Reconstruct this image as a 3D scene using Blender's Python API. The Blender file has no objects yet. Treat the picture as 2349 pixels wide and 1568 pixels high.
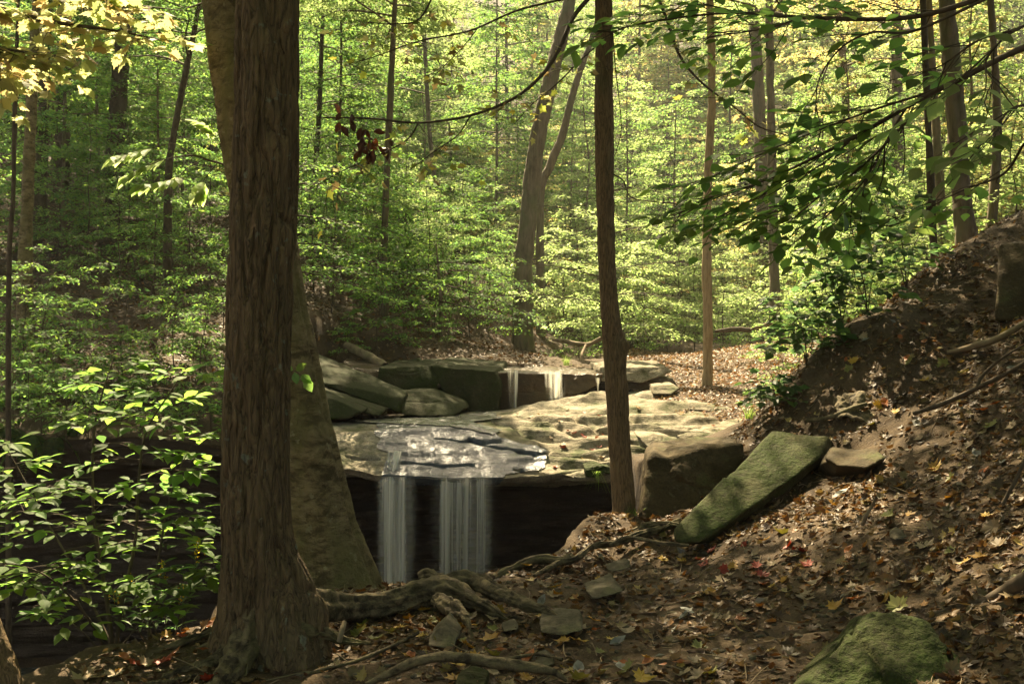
import bpy, bmesh, math, random
import numpy as np
from mathutils import Vector, Matrix

# ------------------------------------------------------------------ camera, sky, sun, exposure
sc = bpy.context.scene
COL = sc.collection
W, H, F = 2349.0, 1568.0, 2284.0            # frame used for measuring, focal length in its pixels
cam_d = bpy.data.cameras.new('camera'); cam = bpy.data.objects.new('camera', cam_d); COL.objects.link(cam)
cam_d.sensor_width = 36.0; cam_d.lens = 36.0 * F / W
cam_d.clip_start = 0.05; cam_d.clip_end = 1000
cam.location = (0, 0, 0); cam.rotation_euler = (math.radians(90), 0, 0)
sc.camera = cam

SUN_EL, SUN_AZ = 50.0, -14.0                # azimuth from +Y, negative = to the left
sd = Vector((math.sin(math.radians(SUN_AZ)) * math.cos(math.radians(SUN_EL)),
             math.cos(math.radians(SUN_AZ)) * math.cos(math.radians(SUN_EL)), math.sin(math.radians(SUN_EL))))
SUN = np.array(sd)
world = bpy.data.worlds.new('World'); sc.world = world; world.use_nodes = True
wn = world.node_tree
sky = wn.nodes.new('ShaderNodeTexSky'); sky.sky_type = 'NISHITA'; sky.sun_disc = False
sky.sun_elevation = math.radians(SUN_EL); sky.sun_rotation = math.radians(SUN_AZ)
sky.dust_density = 3.0; sky.ozone_density = 0.0; sky.air_density = 0.7
bg = wn.nodes['Background']; bg.inputs['Strength'].default_value = 0.08
wn.links.new(sky.outputs[0], bg.inputs[0])
sun_d = bpy.data.lights.new('sun', 'SUN'); sun_d.energy = 5.0; sun_d.angle = math.radians(0.5)
sun_d.color = (1.0, 0.92, 0.78)
sun_o = bpy.data.objects.new('sun', sun_d); COL.objects.link(sun_o)
sun_o.rotation_euler = sd.to_track_quat('Z', 'Y').to_euler()
sun_o.location = (0, 0, 30)
sc.view_settings.view_transform = 'Standard'; sc.view_settings.look = 'None'
sc.view_settings.use_white_balance = True; sc.view_settings.white_balance_temperature = 8700; sc.view_settings.white_balance_tint = 6
sc.view_settings.exposure = 2.3; sc.view_settings.gamma = 1.0
cy = sc.cycles
cy.max_bounces = 6; cy.diffuse_bounces = 4; cy.glossy_bounces = 2; cy.transmission_bounces = 4
cy.transparent_max_bounces = 8; cy.caustics_reflective = False; cy.caustics_refractive = False
cy.sample_clamp_indirect = 4.0; cy.use_denoising = True

# ------------------------------------------------------------------ small maths
rng = np.random.default_rng(7)
def A(*v): return np.array(v, float)
def P(px, py, Y): return np.array([(px - W/2) / F * Y, Y, (H/2 - py) / F * Y])
def PP(l): return np.array([P(*q) for q in l])
def nrm(v): return v / np.maximum(np.linalg.norm(v, axis=-1, keepdims=True), 1e-9)

def _h(i, j, k):
    n = (i * 374761393 + j * 668265263 + k * 2147483647 + 1013904223) & 0xFFFFFFFF
    n = ((n ^ (n >> 13)) * 1274126177) & 0xFFFFFFFF
    return ((n ^ (n >> 16)) & 0xFFFF) / 65535.0
def vnoise(p):                                # value noise in -1..1
    p = np.asarray(p, float); f = np.floor(p).astype(np.int64); t = p - f; t = t*t*(3-2*t)
    i, j, k = f[..., 0], f[..., 1], f[..., 2]; x, y, z = t[..., 0], t[..., 1], t[..., 2]
    r = 0
    for a in (0, 1):
        for b in (0, 1):
            for c in (0, 1):
                r = r + (x if a else 1-x) * (y if b else 1-y) * (z if c else 1-z) * _h(i+a, j+b, k+c)
    return r * 2 - 1
def fbm(p, o=4, g=.5):
    p = np.asarray(p, float); r = 0; a = 1.0; s = 0
    for _ in range(o):
        r = r + a * vnoise(p); s += a; a *= g; p = p * 2.03 + 17.3
    return r / s
def sstep(a, b, x):
    t = np.clip((x - a) / (b - a), 0, 1); return t*t*(3-2*t)

# ------------------------------------------------------------------ materials
def mat(name):
    m = bpy.data.materials.new(name); m.use_nodes = True
    nt = m.node_tree; b = nt.nodes['Principled BSDF']
    return m, nt, b, nt.nodes['Material Output']
def N(nt, t, **kw):
    n = nt.nodes.new(t)
    for k, v in kw.items():
        if k in n.inputs.keys(): n.inputs[k].default_value = v
        else: setattr(n, k, v)
    return n
def coords(nt, scale=(1, 1, 1), kind='Object'):
    tc = N(nt, 'ShaderNodeTexCoord'); mp = N(nt, 'ShaderNodeMapping'); mp.inputs['Scale'].default_value = scale
    nt.links.new(tc.outputs[kind], mp.inputs['Vector']); return mp.outputs[0]
def noise(nt, vec, scale, detail=5, rough=.6, dist=0):
    n = N(nt, 'ShaderNodeTexNoise', Scale=scale, Detail=detail, Roughness=rough, Distortion=dist)
    nt.links.new(vec, n.inputs['Vector']); return n.outputs['Fac']
def ramp(nt, fac, stops):
    r = N(nt, 'ShaderNodeValToRGB'); e = r.color_ramp.elements
    while len(e) < len(stops): e.new(0.5)
    for q, (p, c) in zip(e, stops): q.position = p; q.color = (*c, 1) if len(c) == 3 else c
    nt.links.new(fac, r.inputs[0]); return r.outputs[0]
def g3(v): return (v, v, v)
def mixc(nt, fac, a, b, mode='MIX'):
    n = N(nt, 'ShaderNodeMix', data_type='RGBA', blend_type=mode)
    if isinstance(fac, (int, float)): n.inputs[0].default_value = fac
    else: nt.links.new(fac, n.inputs[0])
    for s, i in ((a, 6), (b, 7)):
        if isinstance(s, tuple): n.inputs[i].default_value = (*s, 1)
        else: nt.links.new(s, n.inputs[i])
    return n.outputs[2]
def math_(nt, op, a, b):
    n = N(nt, 'ShaderNodeMath', operation=op)
    for s, i in ((a, 0), (b, 1)):
        if isinstance(s, (int, float)): n.inputs[i].default_value = s
        else: nt.links.new(s, n.inputs[i])
    return n.outputs[0]
def bump(nt, b, h, strength, dist):
    n = N(nt, 'ShaderNodeBump', Strength=strength, Distance=dist)
    nt.links.new(h, n.inputs['Height']); nt.links.new(n.outputs[0], b.inputs['Normal'])

def leaf_mat(name, trans=(3.3, 3.1, 4.0), rough=.6, spec=.16, tf=.58, vary=.25):
    m, nt, b, out = mat(name)
    at = N(nt, 'ShaderNodeAttribute', attribute_name='tint')
    oi = N(nt, 'ShaderNodeObjectInfo')
    hs = N(nt, 'ShaderNodeHueSaturation')
    v = N(nt, 'ShaderNodeMapRange'); v.inputs['To Min'].default_value = 1 - vary; v.inputs['To Max'].default_value = 1 + vary
    nt.links.new(oi.outputs['Random'], v.inputs['Value']); nt.links.new(v.outputs[0], hs.inputs['Value'])
    nt.links.new(at.outputs['Color'], hs.inputs['Color'])
    nt.links.new(hs.outputs[0], b.inputs['Base Color'])
    b.inputs['Roughness'].default_value = rough; b.inputs['Specular IOR Level'].default_value = spec
    vm = N(nt, 'ShaderNodeVectorMath', operation='MULTIPLY'); vm.inputs[1].default_value = trans
    nt.links.new(hs.outputs[0], vm.inputs[0])
    tr = N(nt, 'ShaderNodeBsdfTranslucent'); nt.links.new(vm.outputs[0], tr.inputs['Color'])
    mx = N(nt, 'ShaderNodeMixShader'); mx.inputs[0].default_value = tf
    nt.links.new(b.outputs[0], mx.inputs[1]); nt.links.new(tr.outputs[0], mx.inputs[2])
    nt.links.new(mx.outputs[0], out.inputs['Surface'])
    return m
M = {}
M['leaf'] = leaf_mat('leaf')
M['leaf_gloss'] = leaf_mat('leaf_gloss', rough=.5, spec=.22, vary=.05)
M['litter'] = leaf_mat('dry_leaf', trans=(1.1, .9, .6), rough=.55, spec=.35, tf=.22, vary=.1)

def bark_mat(name, light, dark, moss, sc_=(14, 14, 2.2), bs=.5, bd=.02, moss_amt=.62, lichen=None, fissure=False, wr=False):
    m, nt, b, out = mat(name)
    v = coords(nt, sc_); n1 = noise(nt, v, 1.0, 7, .65, .4)
    if fissure:
        n0 = noise(nt, v, 1.0, 4, .55, .9); n1 = math_(nt, 'MULTIPLY', math_(nt, 'ABSOLUTE', math_(nt, 'SUBTRACT', n0, .5), 0), 5.0)
        n1 = math_(nt, 'ADD', math_(nt, 'MULTIPLY', n1, .75), math_(nt, 'MULTIPLY', noise(nt, coords(nt, (50, 50, 9)), 1.0, 5, .65), .35))
    lo, mi, hi = (.14, .26, .62) if fissure else (.40, .50, .60) if wr else (.32, .48, .66)
    c = ramp(nt, n1, [(lo, dark), (mi, tuple(.55*(a+d) for a, d in zip(light, dark))), (hi, light)])
    v2 = coords(nt, (1, 1, .5)); n2 = noise(nt, v2, 3.0, 5, .6)
    if wr: c = mixc(nt, ramp(nt, noise(nt, coords(nt, (9, 9, 30)), 1.0, 7, .75, 1.2), [(.38, g3(.85)), (.47, g3(0))]), c, dark)
    mf = ramp(nt, n2, [(moss_amt - .12, g3(0)), (moss_amt + .08, g3(1))])
    c = mixc(nt, mf, c, mixc(nt, n1, moss, tuple(x*1.8 for x in moss)))
    if lichen:
        v3 = coords(nt, (1, 1, 1)); n3 = noise(nt, v3, 14.0, 3, .6)
        c = mixc(nt, ramp(nt, n3, [(.64, g3(0)), (.69, g3(.7))]), c, lichen)
    nt.links.new(c, b.inputs['Base Color']); b.inputs['Roughness'].default_value = .85
    b.inputs['Specular IOR Level'].default_value = .2
    n4 = noise(nt, coords(nt, (60, 60, 20)), 1.0, 4, .6)
    bump(nt, b, math_(nt, 'ADD', n1, math_(nt, 'MULTIPLY', n4, .35)), bs, bd)
    return m
M['bark'] = bark_mat('bark', (.15, .10, .052), (.03, .02, .010), (.075, .06, .03), (20, 20, 3.6), bs=1.0, bd=.025, moss_amt=.68, lichen=(.16, .17, .12), fissure=True)
M['beech'] = bark_mat('beech_bark', (.24, .18, .095), (.07, .05, .023), (.10, .085, .035), (7, 7, 13), 1.0, .05, .56, wr=True, lichen=(.25, .22, .13))
M['root'] = bark_mat('root_bark', (.15, .115, .062), (.035, .026, .014), (.05, .045, .018), (12, 12, 18), .9, .02, .62, wr=True)
M['mid'] = bark_mat('mid_bark', (.19, .125, .065), (.04, .026, .013), (.065, .058, .025), (40, 40, 5), .8, .012, .66, fissure=True)
M['farbark'] = bark_mat('far_bark', (.17, .13, .085), (.06, .045, .03), (.07, .07, .035), (10, 10, 2), .5, .02, .6)
M['pale'] = bark_mat('sunlit_bark', (.36, .26, .155), (.16, .11, .06), (.2, .15, .08), (24, 24, 4), .5, .008, .7)  # lighter copy of the far bark; bounced sunlight put into its colour
M['twig'] = bark_mat('twig_bark', (.09, .065, .04), (.03, .022, .014), (.06, .055, .03), (20, 20, 8), .3, .004, .75)
M['wood'] = bark_mat('dead_wood', (.24, .18, .11), (.09, .06, .035), (.08, .075, .035), (8, 8, 8), .5, .01, .66)

def rock_mat(name, stops, moss, moss_lo, moss_hi, scale=2.0, strata=0, rough=.85, bd=.03, up=0.35, flecks=True, fleck=(.11, .10, .06), spec=.10):
    m, nt, b, out = mat(name)
    v = coords(nt, (1, 1, 2.5 if strata else 1)); n1 = noise(nt, v, scale, 8, .65, .3)
    c = ramp(nt, n1, stops)
    n2 = noise(nt, coords(nt), 1.6, 6, .65)
    geo = N(nt, 'ShaderNodeNewGeometry'); sx = N(nt, 'ShaderNodeSeparateXYZ'); nt.links.new(geo.outputs['Normal'], sx.inputs[0])
    mv = math_(nt, 'ADD', n2, math_(nt, 'MULTIPLY', sx.outputs['Z'], up * .3))
    mf = ramp(nt, mv, [(moss_lo, g3(0)), (moss_hi, g3(1))])
    n3 = noise(nt, coords(nt), 30, 4, .6)
    c = mixc(nt, mf, c, mixc(nt, n3, tuple(x*.6 for x in moss), tuple(x*1.5 for x in moss)))
    if flecks:
        c = mixc(nt, ramp(nt, noise(nt, coords(nt), 55, 4, .75), [(.36, g3(.6)), (.52, g3(0))]), c, (.02, .016, .011))
        c = mixc(nt, ramp(nt, noise(nt, coords(nt, (1, 1, 2)), 9, 5, .7, .6), [(.36, g3(.55)), (.5, g3(0))]), c, (.03, .026, .014))
        c = mixc(nt, ramp(nt, noise(nt, coords(nt), 17, 4, .7), [(.60, g3(0)), (.68, g3(.4))]), c, fleck)
    nt.links.new(c, b.inputs['Base Color']); b.inputs['Roughness'].default_value = rough
    b.inputs['Specular IOR Level'].default_value = spec
    hgt = math_(nt, 'ADD', math_(nt, 'MULTIPLY', n1, .6), math_(nt, 'MULTIPLY', n3, .35))
    if strata:
        w = noise(nt, coords(nt, (.6, .6, strata)), 1.0, 4, .6, .2)
        hgt = math_(nt, 'ADD', hgt, math_(nt, 'MULTIPLY', w, 1.2))
    bump(nt, b, hgt, .8, bd)
    return m
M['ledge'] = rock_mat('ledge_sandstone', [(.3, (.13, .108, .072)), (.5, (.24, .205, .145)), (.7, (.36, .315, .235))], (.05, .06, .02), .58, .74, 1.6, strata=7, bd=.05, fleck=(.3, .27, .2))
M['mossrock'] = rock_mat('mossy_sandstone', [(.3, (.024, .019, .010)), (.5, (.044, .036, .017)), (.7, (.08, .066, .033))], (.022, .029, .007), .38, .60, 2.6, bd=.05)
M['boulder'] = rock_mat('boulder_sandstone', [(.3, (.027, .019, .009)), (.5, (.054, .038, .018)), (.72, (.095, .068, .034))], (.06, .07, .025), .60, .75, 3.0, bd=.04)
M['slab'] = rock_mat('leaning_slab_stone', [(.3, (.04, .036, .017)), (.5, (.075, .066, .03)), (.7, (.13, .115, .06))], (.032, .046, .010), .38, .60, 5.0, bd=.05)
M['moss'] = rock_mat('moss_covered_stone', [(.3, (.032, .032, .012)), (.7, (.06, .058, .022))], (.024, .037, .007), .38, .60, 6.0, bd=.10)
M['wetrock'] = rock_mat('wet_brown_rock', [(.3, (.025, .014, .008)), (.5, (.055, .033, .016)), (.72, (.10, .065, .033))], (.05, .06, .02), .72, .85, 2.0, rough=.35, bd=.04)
M['shale'] = rock_mat('gorge_shale', [(.3, (.022, .016, .012)), (.5, (.05, .036, .027)), (.7, (.085, .06, .045))], (.04, .045, .02), .78, .9, 1.2, strata=14, bd=.08)
M['stone'] = rock_mat('grey_stone', [(.3, (.042, .036, .023)), (.5, (.075, .065, .042)), (.72, (.12, .10, .07))], (.07, .075, .03), .66, .8, 6.0, bd=.01)

def ground_mat():
    m, nt, b, out = mat('forest_soil')
    n1 = noise(nt, coords(nt), 1.3, 8, .65); n2 = noise(nt, coords(nt), 14, 6, .7); n3 = noise(nt, coords(nt), 60, 4, .7)
    c = ramp(nt, n1, [(.3, (.03, .018, .008)), (.5, (.060, .037, .017)), (.7, (.10, .066, .033))])
    c = mixc(nt, ramp(nt, n2, [(.35, g3(.75)), (.6, g3(0))]), c, (.04, .025, .014))
    c = mixc(nt, ramp(nt, n3, [(.55, g3(0)), (.75, g3(.7))]), c, (.22, .165, .10))
    geo = N(nt, 'ShaderNodeNewGeometry'); sx = N(nt, 'ShaderNodeSeparateXYZ'); nt.links.new(geo.outputs['True Normal'], sx.inputs[0])
    c = mixc(nt, ramp(nt, sx.outputs['Z'], [(.15, g3(1)), (.35, g3(0))]), c, (.04, .028, .02))
    nt.links.new(c, b.inputs['Base Color']); b.inputs['Roughness'].default_value = .9; b.inputs['Specular IOR Level'].default_value = .2
    bump(nt, b, math_(nt, 'ADD', n2, math_(nt, 'MULTIPLY', n3, .5)), .9, .03)
    return m
M['ground'] = ground_mat()

def film_mat(name, streak, foam_c, foam_lo, foam_hi, base=(.05, .05, .052), rough=.2):
    """thin water running over rock: dark clear film, glossy ripples, pale froth"""
    m, nt, b, out = mat(name)
    v = coords(nt, streak); n1 = noise(nt, v, 1.0, 5, .6, .3)
    f = ramp(nt, n1, [(foam_lo, g3(0)), (foam_hi, g3(1))])
    nt.links.new(mixc(nt, f, base, foam_c), b.inputs['Base Color'])
    b.inputs['Roughness'].default_value = rough; b.inputs['Specular IOR Level'].default_value = .22
    n2 = noise(nt, coords(nt, (14, 14, 40)), 1.0, 5, .65, .5)
    bump(nt, b, math_(nt, 'ADD', n2, math_(nt, 'MULTIPLY', n1, .6)), .7, .02)
    return m
M['film'] = film_mat('water_film', (26, 6, 6), (.20, .225, .25), .58, .85, (.042, .048, .055), rough=.24)  # blue-grey base and froth: the sky's reflection is put into the colour
M['streamwater'] = film_mat('stream_water', (5, 16, 4), (.45, .47, .42), .52, .72, (.04, .042, .03), .16)

def fall_mat(name, xs, lo, hi, op):
    m, nt, b, out = mat(name)
    n1 = noise(nt, coords(nt, (xs, 2.0, .12)), 1.0, 4, .6)
    uv = N(nt, 'ShaderNodeAttribute', attribute_name='dens')
    n2 = noise(nt, coords(nt, (xs*.3, 2.0, .25)), 1.0, 3, .5); n1 = math_(nt, 'ADD', math_(nt, 'MULTIPLY', n1, .6), math_(nt, 'MULTIPLY', n2, .42))
    a = math_(nt, 'MULTIPLY', ramp(nt, n1, [(lo+.08, g3(0)), (hi, g3(op))]), uv.outputs['Fac'])
    d = N(nt, 'ShaderNodeBsdfDiffuse'); d.inputs['Color'].default_value = (.86, .84, .74, 1)
    t = N(nt, 'ShaderNodeBsdfTranslucent'); t.inputs['Color'].default_value = (.86, .84, .74, 1)
    ad = N(nt, 'ShaderNodeMixShader'); nt.links.new(d.outputs[0], ad.inputs[1]); nt.links.new(t.outputs[0], ad.inputs[2])
    tr = N(nt, 'ShaderNodeBsdfTransparent')
    mx = N(nt, 'ShaderNodeMixShader'); nt.links.new(a, mx.inputs[0])
    nt.links.new(tr.outputs[0], mx.inputs[1]); nt.links.new(ad.outputs[0], mx.inputs[2])
    nt.links.new(mx.outputs[0], out.inputs['Surface']); nt.nodes.remove(b)
    return m
M['fall'] = fall_mat('falling_water', 30, .30, .62, .9)
M['fall_small'] = fall_mat('cascade_water', 40, .32, .6, .85)

# ------------------------------------------------------------------ object helpers
def mesh_np(name, v, f, m, col=None, smooth=True, attr=None):
    """v (n,3), f list of (k,4)/(k,3) arrays or one array"""
    me = bpy.data.meshes.new(name); v = np.asarray(v, np.float32)
    fs = f if isinstance(f, list) else [f]
    fs = [np.asarray(q, np.int32) for q in fs if len(q)]
    me.vertices.add(len(v)); me.vertices.foreach_set('co', v.ravel())
    nl = sum(q.size for q in fs); npoly = sum(len(q) for q in fs)
    me.loops.add(nl); me.loops.foreach_set('vertex_index', np.concatenate([q.ravel() for q in fs]))
    tot = np.concatenate([np.full(len(q), q.shape[1], np.int32) for q in fs])
    st = np.zeros(npoly, np.int32); st[1:] = np.cumsum(tot)[:-1]
    me.polygons.add(npoly); me.polygons.foreach_set('loop_start', st); me.polygons.foreach_set('loop_total', tot)
    me.polygons.foreach_set('use_smooth', np.full(npoly, smooth))
    if col is not None:
        a = me.attributes.new('tint', 'FLOAT_COLOR', 'POINT')
        c = np.ones((len(v), 4), np.float32); c[:, :3] = col; a.data.foreach_set('color', c.ravel())
    if attr is not None:
        a = me.attributes.new('dens', 'FLOAT', 'POINT'); a.data.foreach_set('value', np.asarray(attr, np.float32))
    me.materials.append(m); me.update(); me.validate()
    return me
def obj(name, me, parent=None, label=None, cat=None, group=None, kind=None, loc=None):
    o = bpy.data.objects.new(name, me); COL.objects.link(o)
    if parent: o.parent = parent
    tag(o, label, cat, group, kind)
    if loc is not None: o.location = loc
    return o
def tag(o, label=None, cat=None, group=None, kind=None):
    for k, v in (('label', label), ('category', cat), ('group', group), ('kind', kind)):
        if v: o[k] = v
def thing(name, label, cat, loc=(0, 0, 0), group=None):
    o = bpy.data.objects.new(name, None); COL.objects.link(o); o.location = [float(q) for q in loc]
    o.empty_display_size = .1; tag(o, label, cat, group); return o
def copy_tree(o, loc, rz, s, label, group=None, name=None):
    c = o.copy(); COL.objects.link(c); c.location = [float(q) for q in loc]; c.rotation_euler = (0, 0, rz); c.scale = (s, s, s)
    c['label'] = label
    if group: c['group'] = group
    for ch in o.children:
        d = ch.copy(); COL.objects.link(d); d.parent = c
    return c
def center(me, loc):
    """move mesh data so that its object origin is at loc"""
    n = len(me.vertices); c = np.empty(n*3, np.float32); me.vertices.foreach_get('co', c)
    c = c.reshape(-1, 3) - np.asarray(loc, np.float32); me.vertices.foreach_set('co', c.ravel()); me.update()

class Acc:                                     # several pieces -> one mesh
    def __init__(s): s.v = []; s.q = []; s.n = 0
    def add(s, v, f): s.v.append(v); s.q.append(f + s.n); s.n += len(v)
    def mesh(s, name, m): return mesh_np(name, np.concatenate(s.v), s.q, m)

def spline(pts, n):
    pts = np.asarray(pts, float)
    if len(pts) == 2: return pts[0] + (pts[1]-pts[0]) * np.linspace(0, 1, n)[:, None]
    p = np.vstack([2*pts[0]-pts[1], pts, 2*pts[-1]-pts[-2]]); m = len(pts) - 1
    u = np.linspace(0, m, n); i = np.minimum(u.astype(int), m-1); t = (u - i)[:, None]
    a, b, c, d = p[i], p[i+1], p[i+2], p[i+3]
    return .5*((2*b) + (c-a)*t + (2*a-5*b+4*c-d)*t*t + (3*b-a-3*c+d)*t**3)
def tube(path, rad, n, k, disp=None, squash=None):
    """path through control points with radii; k sides, n rings; disp(points, ring t, angle) -> radial offset"""
    path = np.asarray(path, float); rad = np.asarray(rad, float)
    q = spline(np.column_stack([path, rad]), n); c, r = q[:, :3], np.maximum(q[:, 3], .0008)
    t = nrm(np.gradient(c, axis=0)); ref = A(0.13, 1, 0.07) if abs(t[:, 2]).mean() > .6 else A(0, 0, 1)
    x = nrm(np.cross(t, ref)); y = np.cross(x, t)
    th = np.linspace(0, 2*np.pi, k, endpoint=False)
    d = x[:, None]*np.cos(th)[None, :, None] + y[:, None]*np.sin(th)[None, :, None]
    v = c[:, None] + d * r[:, None, None]
    if disp is not None: v = v + d * disp(v, np.linspace(0, 1, n)[:, None], th[None])[..., None]
    v = v.reshape(-1, 3)
    i = np.arange(n-1)[:, None]*k; j = np.arange(k)[None]; jn = (j+1) % k
    f = np.stack([i+j, i+jn, i+k+jn, i+k+j], -1).reshape(-1, 4)
    tip = len(v); v = np.vstack([v, c[-1]])
    cap = np.stack([(n-1)*k+np.arange(k), (n-1)*k+(np.arange(k)+1) % k, np.full(k, tip), np.full(k, tip)], -1)
    return v, np.vstack([f, cap[:, [0, 1, 2, 2]]]) if False else f
def icos(n, _c={}):
    if n not in _c:
        bm = bmesh.new(); bmesh.ops.create_icosphere(bm, subdivisions=n, radius=1)
        v = np.array([q.co for q in bm.verts]); f = np.array([[q.index for q in p.verts] for p in bm.faces]); bm.free(); _c[n] = (v, f)
    return _c[n]
def hull_rock(pts, sub=5, p=40, amp=.02, freq=4.0, strata=0, seed=0):
    """convex block through pts with rounded, weathered edges"""
    pts = np.asarray(pts, float); bm = bmesh.new()
    for q in pts: bm.verts.new(q)
    bmesh.ops.convex_hull(bm, input=bm.verts); bm.normal_update()
    lo, hi = pts.min(0), pts.max(0); c = pts.mean(0); s = np.maximum((hi-lo)/2, .01)
    pl = []
    for f in bm.faces:
        nn = np.array(f.normal); d = nn @ (np.array(f.verts[0].co) - c)
        if d < 0: nn, d = -nn, -d
        pl.append(np.append(nn*s, max(d, .004)))
    bm.free(); pl = np.array(pl)
    v, f = icos(sub)
    e = np.maximum(v @ pl[:, :3].T / pl[:, 3], 0)
    # merge near-identical planes so that they do not shrink the block
    r = (np.power(e, p).sum(1)) ** (-1/p)
    w = c + v * s * r[:, None]
    nd = nrm(v / s)
    w = w + nd * (amp * fbm(w*freq + seed, 5) - amp*1.6*np.maximum(0, vnoise(w*freq*.55 + 31 + seed) - .25) - amp*.5*np.exp(-(vnoise(w*A(1, 1, 2.2)*freq*.4 + 7 + seed)/.06)**2))[:, None]
    if strata: w = w + nd * (amp*.8*vnoise(np.column_stack([w[:, 0]*.8, w[:, 1]*.8, w[:, 2]*strata + .3*fbm(w*2)]) + seed))[:, None]
    return w, f
def rock(name, front, dv, m, label, cat='rock', group=None, sub=5, amp=.02, freq=4, strata=0, p=40, extra=(), shrink=1.0, seed=0):
    fr = PP(front); bk = (fr - fr.mean(0))*shrink + fr.mean(0) + A(*dv)
    pts = np.vstack([fr, bk] + ([PP(extra)] if len(extra) else []))
    v, f = hull_rock(pts, sub, p, amp, freq, strata, seed)
    loc = pts.mean(0); loc[2] = v[:, 2].min(); org = loc.copy()
    if name == 'stone': loc[2] -= .35*(v[:, 2].max()-v[:, 2].min())
    return obj(name, mesh_np(name, v - org, f, m), None, label, cat, group, None, loc)

# ---- leaves
def _fan(out): 
    n = len(out); return np.array([[0, i, i+1] for i in range(1, n-1)] )
LT = {}
LT['diamond'] = (A([0,0,0],[.42,.27,.05],[1,0,-.06],[.42,-.27,.05]), np.array([[0,2,1],[0,3,2]]))
LT['oval'] = (A([0,0,0],[.22,.19,.04],[.5,.27,.06],[.78,.16,.02],[1.02,0,-.08],[.78,-.16,.02],[.5,-.27,.06],[.22,-.19,.04],[.25,0,0],[.5,0,0],[.78,0,-.03]),
   np.array([[0,8,1],[1,8,9],[1,9,2],[2,9,10],[2,10,3],[3,10,4],[0,7,8],[7,9,8],[7,6,9],[6,10,9],[6,5,10],[5,4,10]]))
LT['curl'] = (A([0,0,0],[.22,.19,.10],[.5,.25,.2],[.78,.15,.14],[1.02,0,.1],[.78,-.16,.06],[.5,-.27,.09],[.22,-.19,.04],[.25,0,0],[.5,0,-.02],[.78,0,.02]), LT['oval'][1])
_mp = [(0,0),(.10,.16),(-.02,.34),(.20,.30),(.30,.52),(.38,.36),(.52,.44),(.52,.26),(.72,.22),(.70,.12),(1,0)]
_ml = _mp + [(x, -y) for x, y in _mp[-2:0:-1]]
def _maple(cz, lift):
    v = [[.35, 0, cz]] + [[x, y, lift*(y*y*2 + (x-.35)**2)] for x, y in _ml]
    n = len(_ml); return np.array(v, float), np.array([[0, 1+i, 1+(i+1) % n] for i in range(n)])
LT['maple'] = _maple(.0, -.12)
LT['maple_curl'] = _maple(-.02, .35)
_m5 = [(0,0),(.05,.34),(.24,.2),(.46,.44),(.55,.2),(1,0)]
_m5 = _m5 + [(x, -y) for x, y in _m5[-2:0:-1]]
LT['star'] = (np.array([[.3,0,.02]]+[[x,y,-.1*y*y] for x,y in _m5], float), np.array([[0,1+i,1+(i+1)%10] for i in range(10)]))
def leaves_arrays(pos, d, n, L, tmpl, wid=1.0):
    tv, tf = LT[tmpl]; d = nrm(d); s = nrm(np.cross(n, d)); n = np.cross(d, s)
    L = np.broadcast_to(np.asarray(L, float), (len(pos),)); wid = np.broadcast_to(np.asarray(wid, float), (len(pos),))
    v = pos[:, None] + L[:, None, None]*(d[:, None]*tv[None, :, 0:1] + s[:, None]*(tv[None, :, 1:2]*wid[:, None, None]) + n[:, None]*tv[None, :, 2:3])
    f = tf[None] + (np.arange(len(pos))*len(tv))[:, None, None]
    return v.reshape(-1, 3), f.reshape(-1, 3), len(tv)
class Leaves:
    def __init__(s): s.p = []; s.d = []; s.n = []; s.L = []; s.c = []
    def add(s, p, d, n, L, c): s.p.append(p); s.d.append(d); s.n.append(n); s.L.append(np.broadcast_to(L, (len(p),))); s.c.append(np.broadcast_to(c, (len(p), 3)))
    def cat(s): return tuple(np.concatenate(q) for q in (s.p, s.d, s.n, s.L, s.c))
    def mesh(s, name, m, tmpl, keep=None, wid=1.0):
        p, d, n, L, c = s.cat()
        if keep is not None:
            k = keep(p); p, d, n, L, c = p[k], d[k], n[k], L[k], c[k]
        if len(p) == 0: p, d, n, L, c = s.p[0][:1], s.d[0][:1], s.n[0][:1], s.L[0][:1], s.c[0][:1]
        v, f, k = leaves_arrays(p, d, n, L, tmpl, wid)
        return mesh_np(name, v, f, m, np.repeat(c, k, 0), smooth=False)
GREEN = A([.055,.115,.02],[.07,.13,.025],[.045,.10,.025],[.085,.14,.022])
LIME = A([.118,.167,.046],[.138,.178,.058],[.10,.156,.04])
YELLOW = A([.17,.175,.05],[.20,.19,.065],[.145,.17,.045],[.20,.15,.05])
DARKG = A([.035,.075,.02],[.045,.085,.018],[.04,.07,.025])
def pick(pal, n, jit=.18):
    return pal[rng.integers(0, len(pal), n)] * (1 + jit*rng.standard_normal((n, 1))).clip(.5, 1.6)
def twig_leaves(lv, a, b, L, sp, pal, up=A(0, 0, 1), flat=.3, skip=.1, two=True, droop=0.0):
    """alternate leaves along a twig a->b, held roughly level"""
    a, b = np.asarray(a), np.asarray(b); ln = np.linalg.norm(b-a); n = max(2, int(ln/sp))
    d = (b-a)/max(ln, 1e-6); t = (np.arange(n)+.6)/n
    p = a + (b-a)*t[:, None] + rng.normal(0, .012, (n, 3))
    s = np.cross(d, up); s = s/max(np.linalg.norm(s), .05)
    sg = np.where(np.arange(n) % 2 == 0, 1., -1.)[:, None]
    dd = d*.55 + s*sg*.8 + rng.normal(0, .22, (n, 3)) - up*droop
    nn = up + rng.normal(0, flat, (n, 3))
    k = rng.random(n) > skip
    lv.add(p[k], dd[k], nn[k], L*rng.uniform(.7, 1.15, k.sum()), pick(pal, k.sum()))
    lv.add(b[None], (d+rng.normal(0, .1, 3))[None], (up+rng.normal(0, flat, 3))[None], L*rng.uniform(.8, 1.1), pick(pal, 1))
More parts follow.
